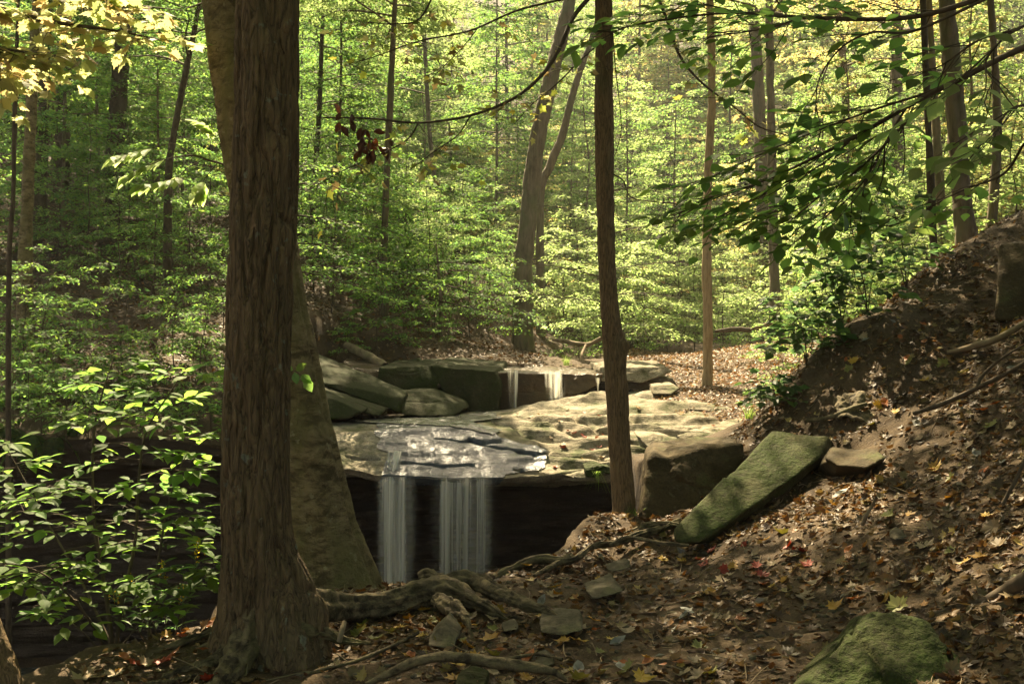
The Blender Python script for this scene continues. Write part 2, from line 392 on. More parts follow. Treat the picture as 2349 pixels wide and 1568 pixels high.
def spray(lv, o, e, L, n, pal, flat=.3, w=.38, up=A(0, 0, 1)):
    '''a level fan of n leaves on the side twigs of o->e'''
    o, e = np.asarray(o), np.asarray(e); ln = np.linalg.norm(e-o); d = (e-o)/max(ln, 1e-6); s = np.cross(d, up); s = s/max(np.linalg.norm(s), .05)
    t = rng.random(n)**.8; q = rng.uniform(-1, 1, n)*np.sin(np.clip(t*2.6+.35, 0, 3.1)); k = 2*np.round(q*2.5)/5; q = .55*q + .45*k
    p = o + d*(t*ln*1.08)[:, None] + s*(q*w*ln)[:, None] + A(0, 0, 1)*(rng.normal(0, .035*ln+.008, n) - .10*ln*q*q)[:, None]
    lv.add(p, d*.6 + s*(np.sign(q)*.55 + q*.5)[:, None] + rng.normal(0, .28, (n, 3)) - up*.08, up + rng.normal(0, flat, (n, 3)), L*rng.uniform(.65, 1.15, n), pick(pal, n))
def plant(h, lo, nb, bl, tw, tl, L, sp, pal, lean=(0, 0), sr=.012, rise=.25, droop=.35, flat=.3, wig=.03, acc=None, lv=None, base=A(0,0,0), top=.35, path=None, k=5, az0=None, twigs=True, fill=1.0):
    """a stem with level tiers of branches; fills acc (wood) and lv (leaves)"""
    acc = acc or Acc(); lv = lv or Leaves()
    if path is None:
        m = 6; tt = np.linspace(0, 1, m)
        path = base + np.column_stack([lean[0]*tt**1.5*h + rng.normal(0, wig, m)*tt, lean[1]*tt**1.5*h + rng.normal(0, wig, m)*tt, tt*h])
    q = spline(path, 40)
    acc.add(*tube(path, np.linspace(sr, sr*.25, len(path)), 24, max(k, 5)))
    az = rng.uniform(0, 6.28) if az0 is None else az0
    for i in range(nb):
        u = lo + (1-lo)*(i + rng.random())/nb; a = q[int(u*39)]
        az += 2.4 + rng.normal(0, .35); sc_ = bl*(1 - (1-top)*((u-lo)/(1-lo)))*rng.uniform(.65, 1.2)
        hd = A(math.cos(az), math.sin(az), 0); t = np.linspace(0, 1, 5)[:, None]
        br = a + hd*sc_*t + A(0, 0, 1)*sc_*(rise*t - droop*t*t) + rng.normal(0, .03*sc_, (5, 3))*t
        br = spline(br, 14); rb = sr*(1-.65*u)*.5
        acc.add(*tube(br[::3], np.linspace(rb, rb*.25, len(br[::3])), 8, 4))
        if not twigs: tw_ = 0
        for j in range(tw):
            w = .18 + .82*(j + .5*rng.random())/tw; o = br[int(w*13)]
            sgn = 1 if j % 2 else -1; side = A(-hd[1], hd[0], 0)*sgn
            dr = nrm(hd*.7 + side*.85 + A(0, 0, rng.normal(0, .15)))
            e = o + dr*tl*sc_*rng.uniform(.6, 1.2)*(1-.45*w) - A(0, 0, .06*sc_)
            acc.add(*tube(np.array([o, (o+e)/2 + rng.normal(0, .02*sc_, 3), e]), [rb*.4, rb*.3, rb*.12], 3, 3))
            if fill > 1: spray(lv, o, e, L, max(6, int(np.linalg.norm(e-o)/sp*fill)), pal, flat)
            else: twig_leaves(lv, o, e, L, sp, pal, flat=flat)
        if fill > 1: spray(lv, br[6], br[13], L, int(np.linalg.norm(br[6]-br[13])/sp*fill), pal, flat)
        else: twig_leaves(lv, br[8], br[13], L, sp, pal, flat=flat)
    return acc, lv

# ------------------------------------------------------------------ ground
cp = [(1335,1212,8.3),(1385,1184,8.65),(60,1568,4.65),(300,1500,5.0),(510,1435,5.6),(700,1500,5.2),(560,1568,4.7),(830,1350,6.7),(960,1345,6.9),(1150,1318,7.2),(1000,1500,5.1),
(1300,1450,5.6),(1290,1568,4.65),(1310,1258,7.9),(1400,1192,8.8),(1460,1195,8.9),(1545,1250,7.9),(1500,1320,7.2),(1600,1568,4.5),(1900,1568,4.2),(2349,1568,3.7),
(1700,1400,5.7),(2000,1400,5.2),(2349,1400,4.4),(1700,1230,7.4),(1900,1200,6.9),(2100,1200,6.4),(2349,1200,5.6),(1950,1035,8.5),(2100,1000,8),(2349,1000,7),
(1780,990,9.3),(1870,880,9.6),(2000,850,9.2),(2150,820,9),(2349,800,8.5),(1850,842,10),(1960,742,10.4),(2100,700,10.2),(2349,650,10),(2100,657,10.8),(2150,602,11),(2349,482,11.6),(2349,560,10.8),
(700,1365,7.3),(830,1358,7.6),
(1640,1010,15.3),(1700,970,16),(1560,925,18),(1650,890,18.8),(1700,855,20.5),(1600,805,27),(1750,785,27),(1450,828,23),(1350,848,21.6),(1200,857,20.6),(1200,955,18.9),(1000,955,18.9),(1330,915,19.2),(1420,905,19.5),(1000,850,20.9),(760,845,20.9),
(740,790,21),(740,690,24),(870,805,21.8),(900,730,24.5),(1000,765,25),(1050,690,29),(1120,640,35),(1000,600,34),(1150,805,24),(1250,820,26),(1280,790,34),(1400,775,36),(1600,768,38),(1800,762,38),
(860,985,16),(1050,970,17.8),(900,1005,15),(0,1000,14),(250,1000,14),(480,990,14.2),(600,985,14.3),(0,900,15.5),(250,890,15.8),(480,890,16),(0,800,18),(250,790,18.5),(480,790,19),
(0,690,21),(250,680,22),(480,690,22),(50,580,25),(300,520,28),(500,540,28),(650,600,27)]
CP = np.vstack([PP(cp), A((0,0,-1.6),(-3,0,-1.6),(3,0,-1),(0,-6,-1.6),(6,4,.3),(8,0,.5),(6,8,1.3),(9,9,3),(9,13,3),(5,15,-.3),(7,15,.6),(9,16,1.6),(12,16,3.5),(3.2,12,-1),(1.8,11,-1.6),(2.6,13.5,-1.3),
 (-30,40,9),(-15,45,8),(0,50,4),(10,50,1.4),(25,50,3),(40,40,8),(-60,60,20),(0,80,16),(30,80,16),(-30,80,22),(60,60,16),(0,120,42),(-60,120,48),(60,120,42),(-25,18,3.5),(-20,25,5),(-40,25,10),(16,25,1.2),(25,18,6),(-120,60,40),(120,60,40),(0,-60,2),(-60,-40,5),(60,-40,12))])
def _rb(a, b): return np.sqrt(((a[:, None, :2]-b[None, :, :2])**2).sum(-1) + .25)
_K = np.block([[_rb(CP, CP) + 0*np.eye(len(CP)), np.column_stack([np.ones(len(CP)), CP[:, :2]])],
               [np.vstack([np.ones(len(CP)), CP[:, :2].T]), np.zeros((3, 3))]])
_wt = np.linalg.solve(_K, np.append(CP[:, 2], [0, 0, 0]))
PIT = A((-40,-8),(-3.6,.5),(-2.75,3.6),(-2.32,4.7),(-2.08,5.25),(-1.75,5.75),(-1.95,6.6),(-1.7,7.7),(-.95,7.75),(-.55,7.15),(-.05,7.35),(.44,8.0),(.78,8.9),(1.05,9.35),(1.4,9.9),(1.6,12),(1.8,14.5),(1.8,16.6),(-2.4,16.6),(-3.6,15.5),(-40,15.5))
def pit_sd(x, y):                               # signed distance, positive inside the gorge
    d = np.full(x.shape, 1e9); ins = np.zeros(x.shape, bool); n = len(PIT)
    for i in range(n):
        a, b = PIT[i], PIT[(i+1) % n]; e = b-a
        t = np.clip(((x-a[0])*e[0] + (y-a[1])*e[1])/(e@e), 0, 1)
        d = np.minimum(d, np.hypot(x-a[0]-t*e[0], y-a[1]-t*e[1]))
        c = (a[1] > y) != (b[1] > y)
        ins ^= c & (x < (b[0]-a[0])*(y-a[1])/((b[1]-a[1]) + 1e-12) + a[0])
    return np.where(ins, d, -d)
def ground_z(x, y, fine=True):
    x = np.atleast_1d(np.asarray(x, float)); y = np.atleast_1d(np.asarray(y, float)); sh = x.shape
    q = np.column_stack([x.ravel(), y.ravel()]); z = np.empty(len(q))
    for i in range(0, len(q), 20000):
        s = q[i:i+20000]; z[i:i+20000] = np.column_stack([_rb(s, CP), np.ones(len(s)), s]) @ _wt
    q3 = np.column_stack([q, np.zeros(len(q))])
    z += .05*fbm(q3*1.1, 3) + .03*fbm(q3*5+5, 4)
    far = sstep(18, 30, q[:, 1]); z += far*.25*fbm(q3*.35+3, 3)
    pd = pit_sd(q[:, 0], q[:, 1]) + .12*fbm(q3*1.7+9, 3)
    z = z + (-5.2 - z)*sstep(0, .55, pd)
    return z.reshape(sh)
def gz(x, y): return float(ground_z(x, y)[0])
def gn(x, y, e=.06):
    return nrm(np.stack([-(ground_z(x+e, y)-ground_z(x-e, y))/(2*e), -(ground_z(x, y+e)-ground_z(x, y-e))/(2*e), np.ones_like(np.asarray(x, float))], -1))
xs = np.concatenate([np.linspace(-160, -24, 40, endpoint=False), np.arange(-24, -4, .35), np.arange(-4, 7, .05), np.arange(7, 24, .35), np.linspace(24, 160, 40)])
ys = np.concatenate([np.linspace(-100, 2.5, 30, endpoint=False), np.arange(2.5, 12.5, .05), np.arange(12.5, 32, .16), np.arange(32, 60, .6), np.linspace(60, 170, 60)])
gx, gy = np.meshgrid(xs, ys); zz = ground_z(gx, gy)
nx, ny = len(xs), len(ys)
i = np.arange(ny-1)[:, None]*nx; j = np.arange(nx-1)[None]
qf = np.stack([i+j, i+j+1, i+nx+j+1, i+nx+j], -1).reshape(-1, 4)
obj('ground', mesh_np('ground', np.stack([gx, gy, zz], -1).reshape(-1, 3), qf, M['ground']), kind='structure')
def onground(px, Y, dz=0): x = (px-W/2)/F*Y; return A(x, Y, gz(x, Y)+dz)
# ------------------------------------------------------------------ rock ledge of the falls
def loft(rows, nu, nv, under=()):
    x0 = min(r[0][0] for r in rows); x1 = max(r[-1][0] for r in rows); u = np.linspace(x0, x1, nu)
    R = []
    for r in rows:
        r = np.array(r, float); R.append(np.stack([P(a, np.interp(a, r[:, 0], r[:, 1]), np.interp(a, r[:, 0], r[:, 2])) for a in u]))
    for dz, dy in under: R.append(R[len(rows)-1] + A(0, dy, dz))
    R = np.array(R); m = len(R)
    t = np.linspace(0, m-1, nv); k = np.minimum(t.astype(int), m-2); w = (t-k)[:, None, None]; w = w*w*(3-2*w)*.5 + w*.5
    v = R[k]*(1-w) + R[k+1]*w
    i = np.arange(nv-1)[:, None]*nu; j = np.arange(nu-1)[None]
    return v, np.stack([i+j, i+j+1, i+nu+j+1, i+nu+j], -1).reshape(-1, 4)
def grid_normals(v): 
    return nrm(np.cross(np.gradient(v, axis=1), np.gradient(v, axis=0))) * -1
def topx(v): return W/2 + F*v[..., 0]/v[..., 1], H/2 - F*v[..., 2]/v[..., 1]
def polyd(px, py, pl):
    d = np.full(px.shape, 1e9)
    for a, b in zip(pl[:-1], pl[1:]):
        a, b = A(*a), A(*b); e = b-a; t = np.clip(((px-a[0])*e[0]+(py-a[1])*e[1])/(e@e), 0, 1)
        d = np.minimum(d, np.hypot(px-a[0]-t*e[0], py-a[1]-t*e[1]))
    return d
LR = [[(640,955,18.8),(900,948,18.7),(1050,945,18.7),(1150,943,18.8),(1250,930,18.9),(1330,905,19.2),(1400,893,19.6),(1500,893,19.5),(1600,910,18.5),(1720,940,17.2)],
 [(640,962,17.5),(900,957,17.2),(1050,955,17.2),(1120,948,17.5),(1220,942,17.7),(1300,926,18),(1400,914,18.2),(1500,917,18),(1600,938,17.2),(1720,965,16.4)],
 [(640,968,16),(880,971,15.7),(1000,967,15.9),(1080,966,16.2),(1140,960,16.5),(1200,953,16.8),(1300,948,16.9),(1400,936,17.1),(1500,945,16.6),(1600,965,16),(1720,990,15.5)],
 [(640,990,15),(870,988,15),(1000,982,15.3),(1100,983,15.5),(1160,996,15.5),(1250,985,15.8),(1400,975,16),(1500,980,15.7),(1640,1003,15.2),(1720,1010,15)],
 [(640,1035,14.4),(870,1040,14.4),(1000,1035,14.6),(1100,1026,14.8),(1250,1026,15),(1400,1020,15.2),(1500,1026,15),(1640,1042,14.7),(1720,1045,14.6)],
 [(640,1076,14.05),(800,1076,14.02),(870,1090,13.97),(1000,1098,13.95),(1140,1098,13.95),(1260,1096,14),(1400,1092,14.1),(1500,1088,14.25),(1640,1078,14.4),(1720,1070,14.4)]]
lv_, lf = loft(LR, 420, 300, under=[(-.10, .10), (-.2, .9), (-.45, 2.4), (-.9, 3.1)])
px_, py_ = topx(lv_); gnm = grid_normals(lv_)
if gnm[100, 200, 2] < 0: gnm = -gnm
dry = sstep(1080, 1300, px_ + (py_-1000)*-.6)
fr = lv_*A(1, 1, 3.0)
sx_ = lv_[..., 2]*7 + 1.5*fbm(lv_*A(.7, .9, .9)+4, 3); steps = (np.floor(sx_) + sstep(.32, .68, sx_-np.floor(sx_)) - sx_)/7
disp = .04*fbm(fr*1.2, 4) + dry*(.16*fbm(lv_*A(.8, 1.3, 1)+7, 4) - .10*np.abs(fbm(lv_*A(.7, 1.6, 1)+21, 3))) + .010*fbm(lv_*14, 3)
for pl, w_, dp in [([(1075,1010),(1180,1030),(1260,1040),(1400,1052),(1470,1048)], 5, .14), ([(1190,952),(1250,968),(1290,985),(1340,1000)], 4, .07), ([(1240,1012),(1258,1022),(1246,1040),(1225,1046)], 4, .06),
        ([(1130,965),(1200,985),(1260,1000)], 5, .07), ([(1290,950),(1350,975),(1392,985)], 6, .09), ([(1290,1066),(1340,1070),(1400,1072)], 4, .07), ([(1440,955),(1520,985),(1600,990)], 5, .08), ([(1450,1015),(1540,1040),(1640,1035)], 5, .10),
        ([(800,1046),(830,1050),(868,1050)], 3, .04), ([(905,1062),(1000,1066),(1090,1068)], 3, .03), ([(1000,1008),(1080,1014),(1150,1010)], 3, .03), ([(1180,1075),(1240,1082),(1330,1082)], 3, .06)]:
    disp = disp - 1.5*dp*np.exp(-(polyd(px_ + 8*vnoise(lv_*3), py_ + 3*vnoise(lv_*5+3), pl)/(.7*w_))**2)
lv_ = lv_ + gnm*disp[..., None] + A(0, 0, 1)*(steps*(.15+.75*dry))[..., None]
LEDGE = lv_
me = mesh_np('rock_ledge', lv_.reshape(-1, 3), lf, M['ledge']); center(me, (0, 15, -1.9))
obj('rock_ledge', me, None, 'broad tan sandstone ledge whose overhanging lip carries the main waterfall', 'rock ledge', loc=(0, 15, -1.9))
def ledge_z(x, y):
    d = (LEDGE[:210, :, 0]-x)**2 + (LEDGE[:210, :, 1]-y)**2; k = np.unravel_index(d.argmin(), d.shape); return LEDGE[k][2]

# ledge on the far side of the gorge, left of the big trunks
LL = [[(-700,990,17),(0,905,16.4),(250,895,16.4),(480,895,16.6),(700,960,17)], [(-700,1010,15.5),(0,955,15),(250,948,15),(480,950,15.2),(700,990,15.6)],
      [(-700,1030,14.1),(0,1000,14),(150,1008,14),(300,1000,14.05),(420,1012,14.1),(700,1050,14.2)]]
v2, f2 = loft(LL, 260, 110, under=[(-.16, .05), (-.2, .25), (-.42, .3), (-.5, .7), (-.9, 1.1)])
n2 = grid_normals(v2); n2 = -n2 if n2[20, 100, 2] < 0 else n2
v2 = v2 + n2*(.09*fbm(v2*A(1, 1, 4), 4) + .03*fbm(v2*A(4, 4, 12), 3))[..., None]
me = mesh_np('rock_ledge', v2.reshape(-1, 3), f2, M['ground']); center(me, (-6, 15, -1.6))
obj('rock_ledge', me, None, 'shaded rock ledge hung with ferns above the dark hollow', 'rock ledge', loc=(-6, 15, -1.6))
# layered wall at the back of the hollow
th = np.linspace(0, 1, 300); wx = -14 + th*16.2; wy = 16.0 - 1.15*sstep(-2.2, -3.8, wx) + .08*np.sin(th*17)
wz = np.linspace(-5.6, -1.7, 200)
vw = np.stack([np.broadcast_to(wx, (200, 300)), np.broadcast_to(wy, (200, 300)) + (wz[:, None] + 1.7)*-.05, np.broadcast_to(wz[:, None], (200, 300))], -1).copy()
vw[..., 1] += .16*fbm(vw*.5, 4) + .16*vnoise(np.stack([vw[..., 0]*.5, vw[..., 1]*0, vw[..., 2]*7 + .5*fbm(vw*1.5)], -1)) + .06*vnoise(np.stack([vw[..., 0]*1.5, vw[..., 1]*0, vw[..., 2]*22], -1))
i = np.arange(199)[:, None]*300; j = np.arange(299)[None]
obj('cliff', mesh_np('cliff', vw.reshape(-1, 3), np.stack([i+j, i+j+1, i+300+j+1, i+300+j], -1).reshape(-1, 4), M['shale']), kind='structure')

# ------------------------------------------------------------------ blocks round the upper cascade
Yc = 18.6
rock('rock_block', [(868,842,18.7),(1000,838,18.9),(1010,870,18.6),(1000,912,18.5),(905,905,18.4),(862,885,18.5)], (.1, 2.2, .1), M['mossrock'], 'dark mossy block with an upright seam beside the large green block', group='blocks round the upper cascade', amp=.028, freq=5, sub=6, p=90)
rock('rock_block', [(985,838,18.7),(1137,851,18.7),(1150,880,18.6),(1145,950,18.55),(1040,945,18.5),(1020,905,18.5)], (.2, 2.6, .14), M['mossrock'], 'largest green mossy block at the left end of the upper cascade', group='blocks round the upper cascade', amp=.028, freq=5, sub=6, p=90)
rock('rock_block', [(892,908,17.3),(985,903,17.6),(1045,930,17.2),(1053,948,17.0),(1040,958,16.9),(930,952,16.8),(895,935,16.9)], (.15, 1.3, .02), M['mossrock'], 'low blunt nosed mossy block resting in the shallow stream', group='blocks round the upper cascade', amp=.03, sub=6, extra=[(1000,893,18.3),(930,890,18.2)])
rock('rock_slab', [(690,815,18.3),(770,855,17.9),(870,895,17.4),(925,915,17.0),(920,950,16.8),(800,898,17.1),(690,865,17.3)], (.05, .5, .1), M['mossrock'], 'long green slab sloping down into the stream from behind the leaning beech', group='blocks round the upper cascade', amp=.025, freq=5, sub=6, p=90, extra=[(720,832,18.9),(860,870,18.6),(910,898,18.0)])
rock('rock_slab', [(700,880,16.9),(790,912,16.6),(880,944,16.3),(872,956,16.1),(780,934,16.2),(700,905,16.4)], (0, .8, .03), M['mossrock'], 'thin tilted slab with pale green top under the long green slab', group='blocks round the upper cascade', amp=.02, freq=6, sub=6, p=90)
rock('rock_slab', [(700,900,16.0),(770,915,15.8),(832,944,15.6),(800,962,15.5),(700,962,15.6)], (0, .9, 0), M['mossrock'], 'small rounded dark slab lowest in the stack beside the beech trunk', group='blocks round the upper cascade', amp=.02)
rock('rock_block', [(770,836,19.5),(872,850,19.2),(880,880,19.0),(840,890,18.9),(765,870,19.1)], (0, 1.5, .1), M['wetrock'], 'wet shadowed block set back between two mossy blocks', group='blocks round the upper cascade', amp=.028, freq=5, sub=6, p=90)
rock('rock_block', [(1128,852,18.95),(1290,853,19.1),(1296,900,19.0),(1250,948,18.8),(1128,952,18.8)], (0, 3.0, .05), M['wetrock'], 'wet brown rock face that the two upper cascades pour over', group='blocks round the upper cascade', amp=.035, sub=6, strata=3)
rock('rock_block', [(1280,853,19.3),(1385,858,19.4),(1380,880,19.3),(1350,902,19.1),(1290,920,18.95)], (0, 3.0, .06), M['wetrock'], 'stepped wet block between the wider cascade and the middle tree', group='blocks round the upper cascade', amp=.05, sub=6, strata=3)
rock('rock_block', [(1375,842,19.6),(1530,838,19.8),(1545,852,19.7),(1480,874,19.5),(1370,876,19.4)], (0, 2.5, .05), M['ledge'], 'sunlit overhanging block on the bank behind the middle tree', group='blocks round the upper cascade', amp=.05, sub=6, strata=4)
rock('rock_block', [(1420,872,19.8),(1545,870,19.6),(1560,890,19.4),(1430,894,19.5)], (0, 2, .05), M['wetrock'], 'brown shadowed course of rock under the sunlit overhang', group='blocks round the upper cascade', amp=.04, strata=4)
rock('boulder', [(935,826,20.6),(958,820,20.6),(975,838,20.4),(928,840,20.4)], (0, .5, 0), M['mossrock'], 'small round mossy boulder on top of the shaded blocks', amp=.01, sub=4)
for q, lb in [([(1462,1000,15.2),(1500,996,15.2),(1560,1008,15.0),(1550,1030,14.9),(1490,1028,14.9)], 'dark angled stone with mossy cracks on the sunlit ledge'),
          ([(1555,1000,15.2),(1600,985,15.4),(1655,996,15.2),(1630,1016,15.0),(1570,1018,15.0)], 'sunlit stone with a mossy hollow at the ledge corner'),
          ([(1558,1020,14.8),(1590,1014,14.8),(1620,1024,14.7),(1610,1034,14.7),(1560,1034,14.7)], 'small pale stone wedged between darker stones on the ledge')]:
    rock('ledge_stone', q, (0, .7, .02), M['ledge'], lb, group='loose stones on the sunlit ledge', amp=.03, sub=5, strata=5)
rock('ledge_stone', [(1580,920,17.6),(1690,935,17.0),(1690,952,16.9),(1580,940,17.4)], (0, .9, .02), M['ledge'], 'flat brown stone half buried in leaves below the slim sunlit trunk', group='loose stones on the sunlit ledge', amp=.03, strata=5)
rock('ledge_stone', [(1500,886,18.9),(1545,880,19.0),(1560,890,18.8),(1540,905,18.6),(1500,902,18.7)], (0, .6, .02), M['ledge'], 'pale flaky stone in the sun at the foot of the slim trunk', group='loose stones on the sunlit ledge', amp=.03, strata=5)
for q, lb in [([(1340,1072,14.05),(1372,1066,14.05),(1400,1070,14.1),(1402,1090,14.0),(1345,1092,13.98)], 'bright green moss cushion on the lip left of the middle tree'),
          ([(1452,1066,14.2),(1485,1062,14.2),(1495,1090,14.1),(1455,1092,14.1)], 'moss cushion on the lip between middle tree and boulder')]:
    rock('moss_cushion', q, (0, .35, .02), M['moss'], lb, 'moss', 'moss cushions on the waterfall lip', amp=.05, freq=7)

# ------------------------------------------------------------------ rocks on the near bank
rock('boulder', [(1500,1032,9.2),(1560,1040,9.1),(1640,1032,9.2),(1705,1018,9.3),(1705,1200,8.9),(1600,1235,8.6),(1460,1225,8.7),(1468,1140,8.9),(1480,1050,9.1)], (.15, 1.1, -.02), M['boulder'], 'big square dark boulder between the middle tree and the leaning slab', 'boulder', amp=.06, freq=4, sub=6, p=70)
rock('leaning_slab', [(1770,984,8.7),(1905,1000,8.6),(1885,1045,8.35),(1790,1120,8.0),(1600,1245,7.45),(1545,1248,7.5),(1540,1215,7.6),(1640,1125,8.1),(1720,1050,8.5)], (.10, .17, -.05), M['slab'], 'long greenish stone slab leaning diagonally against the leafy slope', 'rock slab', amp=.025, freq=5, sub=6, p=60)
rock('boulder', [(1905,1022,8.3),(2010,1030,7.95),(2035,1052,7.75),(1990,1075,7.6),(1925,1070,7.8),(1895,1050,8.0)], (.1, .6, -.2), M['boulder'], 'low dark stone half buried in soil beside the top of the leaning slab', 'boulder', amp=.03, sub=5)
rock('boulder', [(2290,560,9.6),(2420,540,9.4),(2430,750,9.0),(2280,740,9.1),(2285,640,9.3)], (.5, .9, .1), M['boulder'], 'square shaded boulder at the top of the right slope', 'boulder', amp=.03, sub=6)
rock('boulder', [(1790,1590,4.0),(1900,1490,4.15),(1990,1410,4.35),(2065,1398,4.4),(2150,1430,4.3),(2230,1530,4.05),(2260,1600,3.9),(2000,1640,3.85)], (.1, .6, -.22), M['moss'], 'pointed moss covered boulder at the foot of the right slope', 'boulder', amp=.06, freq=6, sub=6, p=24)
rock('stone', [(1235,1425,5.5),(1280,1412,5.55),(1330,1415,5.5),(1338,1440,5.35),(1290,1455,5.3),(1240,1448,5.35)], (.02, .25, .0), M['stone'], 'flat grey stone with a yellow leaf lying on it', 'stone', amp=.012, freq=9)
rock('stone', [(985,1445,5.3),(1020,1412,5.4),(1050,1450,5.25),(1040,1480,5.15),(980,1470,5.2)], (.02, .2, 0), M['stone'], 'upright greenish stone with a sharp ridge near the big root', 'stone', amp=.01, freq=9)
rock('stone', [(1040,1560,4.45),(1075,1545,4.5),(1110,1560,4.45),(1112,1600,4.35),(1045,1600,4.35)], (.02, .2, 0), M['mossrock'], 'dark stone lying under the arched root', 'stone', amp=.01, freq=9)
rock('stone', [(1390,1300,7.0),(1445,1285,7.1),(1450,1298,7.0),(1400,1312,6.9)], (0, .15, .01), M['stone'], 'thin flat stone on the path near the boulder roots', 'stone', amp=.006, freq=12, sub=4)
rock('stone', [(1345,1350,6.3),(1410,1325,6.5),(1430,1350,6.3),(1360,1368,6.1)], (0, .3, -.02), M['stone'], 'half sunk dark slab of stone in the middle of the path', 'stone', amp=.01, freq=9)
rock('stone', [(2050,1215,6.2),(2070,1205,6.2),(2085,1225,6.1),(2055,1235,6.1)], (0, .1, 0), M['stone'], 'small bluish stone on the bare part of the right slope', 'stone', amp=.008, freq=12, sub=4)
rock('stone', [(1215,1520,4.85),(1255,1505,4.9),(1275,1520,4.85),(1230,1532,4.75)], (0, .15, 0), M['stone'], 'low grey stone between the arched root and the flat stone', 'stone', amp=.006, freq=12, sub=4)
rock('stone', [(1150,1432,5.6),(1180,1424,5.6),(1190,1440,5.5),(1155,1446,5.5)], (0, .1, 0), M['stone'], 'small stone on the path beside a pebble', 'stone', amp=.006, freq=12, sub=4)
pl_v, pl_f = icos(2); pa = Acc()
for _ in range(700):
    y = rng.uniform(3.6, 7.6); x = rng.uniform(-1.5, .35*y); 
    if pit_sd(A(x), A(y))[0] > -.15: continue
    s = rng.uniform(.006, .022)*A(1.2, 1, .6)*rng.uniform(.6, 1.4, 3)
    pa.add(pl_v*s*(1+.25*vnoise(pl_v*1.7+rng.random()*50))[:, None] + A(x, y, gz(x, y)), pl_f)
obj('pebbles', pa.mesh('pebbles', M['stone']), None, 'scattered small pebbles pressed into the path', 'pebbles', kind='stuff')

# ------------------------------------------------------------------ water
def inpoly(px, py, poly):
    ins = np.zeros(px.shape, bool); n = len(poly)
    for i in range(n):
        a, b = poly[i], poly[(i+1) % n]; c = (a[1] > py) != (b[1] > py)
        ins ^= c & (px < (b[0]-a[0])*(py-a[1])/((b[1]-a[1]) + 1e-12) + a[0])
    return ins
# film that follows the ledge from the shallow stream to the lip
fv, fn = LEDGE, grid_normals(LEDGE); fn = -fn if fn[100, 200, 2] < 0 else fn
fpx, fpy = topx(lv_); jx = 10*vnoise(lv_*4); jy = 4*vnoise(lv_*6+2)
poly = [(862,1002),(868,972),(940,962),(1080,980),(1130,992),(1165,1012),(1250,1026),(1262,1040),(1258,1072),(1235,1082),(1160,1090),(1135,1112),(865,1112),(880,1085),(890,1040),(866,1030)]
ins = inpoly(fpx + jx, fpy + jy, poly); ins[235:] = False
def submesh(mask, off, m, name):
    nu = mask.shape[1]; q = lf; ok = mask.ravel()[q].all(1); q = q[ok]; us = np.unique(q); mp = np.full(mask.size, -1); mp[us] = np.arange(len(us))
    v = (fv + fn*off).reshape(-1, 3)[us]
    return mesh_np(name, v, mp[q], m)
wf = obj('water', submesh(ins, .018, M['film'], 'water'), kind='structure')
sp_ = [(760,966),(880,966),(930,956),(1050,955),(1120,946),(1140,950),(1150,960),(1090,972),(1150,990),(1130,1000),(1060,985),(1000,978),(900,976),(860,972)]
ins2 = inpoly(fpx + jx, fpy + jy*.4, sp_); ins2[120:] = False
obj('stream', submesh(ins2, .03, M['streamwater'], 'stream'), kind='structure')
g = np.linspace(0, 1, 60); sx, sy = np.meshgrid(g, g)
sv = np.stack([-1.2 + sx*3.0, 19.0 + sy*5.0, -.535 + .0*sx], -1); sv[..., 2] += .01*vnoise(sv*4)
i = np.arange(59)[:, None]*60; j = np.arange(59)[None]; q60 = np.stack([i+j, i+j+1, i+60+j+1, i+60+j], -1).reshape(-1, 4)
pv = np.stack([-14 + sx*16, 7.2 + sy*9.3, -4.9 + 0*sx], -1)
obj('pool', mesh_np('pool', pv.reshape(-1, 3), q60, M['streamwater']), kind='structure')

def curtain(name, x0, x1, ytop, Y, ybot, dens, label, layers=4, m='fall', out=.22, group=None, seed=0):
    """falling water: several curved veils one behind the other"""
    vs, fs, ds, n0 = [], [], [], 0; nu, nv = 90, 46
    z0 = P(0, ytop, Y)[2]; zb = P(0, ybot, Y)[2]
    for L in range(layers):
        u = np.linspace(0, 1, nu); t = np.linspace(0, 1, nv); U, T = np.meshgrid(u, t)
        X = (x0 + (x1-x0)*U - W/2)/F*Y; X = X*(1) - (U-.5)*T*.10 + .012*vnoise(np.stack([U*9+L*7, T*1.2, 0*U+seed], -1))
        Yy = Y - .03 - out*np.sqrt(T+.002) + .05*L + .05*vnoise(np.stack([U*6, T*.5, 0*U+L*3+seed], -1))
        Z = z0 + .02*(1-T)**8 + (zb-z0)*T**1.0 
        D = np.interp(U*(x1-x0)+x0, [d[0] for d in dens], [d[1] for d in dens]) * (1-.55*T) * sstep(0, .02, T+.01) * np.clip(np.minimum(U, 1-U)*4.5, 0, 1) * (.55+1.0*vnoise(np.stack([U*9+L, T*.6, 0*U+seed+L*9], -1))).clip(0, 1.3) * sstep(-.1, .25, U + .15*vnoise(np.stack([T*3, 0*U, 0*U+seed+L], -1))) * sstep(-.1, .25, 1-U + .15*vnoise(np.stack([T*3, 0*U+4, 0*U+seed+L], -1)))
        vs.append(np.stack([X, Yy, Z], -1).reshape(-1, 3)); ds.append((D*1.3).ravel().clip(0, 1))
        i = np.arange(nv-1)[:, None]*nu; j = np.arange(nu-1)[None]
        fs.append(np.stack([i+j, i+j+1, i+nu+j+1, i+nu+j], -1).reshape(-1, 4)+n0); n0 += nu*nv
    loc = A((x0+x1-W)/2/F*Y, Y, zb)
    me = mesh_np(name, np.concatenate(vs), fs, M[m], attr=np.concatenate(ds)); center(me, loc)
    return obj(name, me, None, label, 'waterfall', group, None, loc)
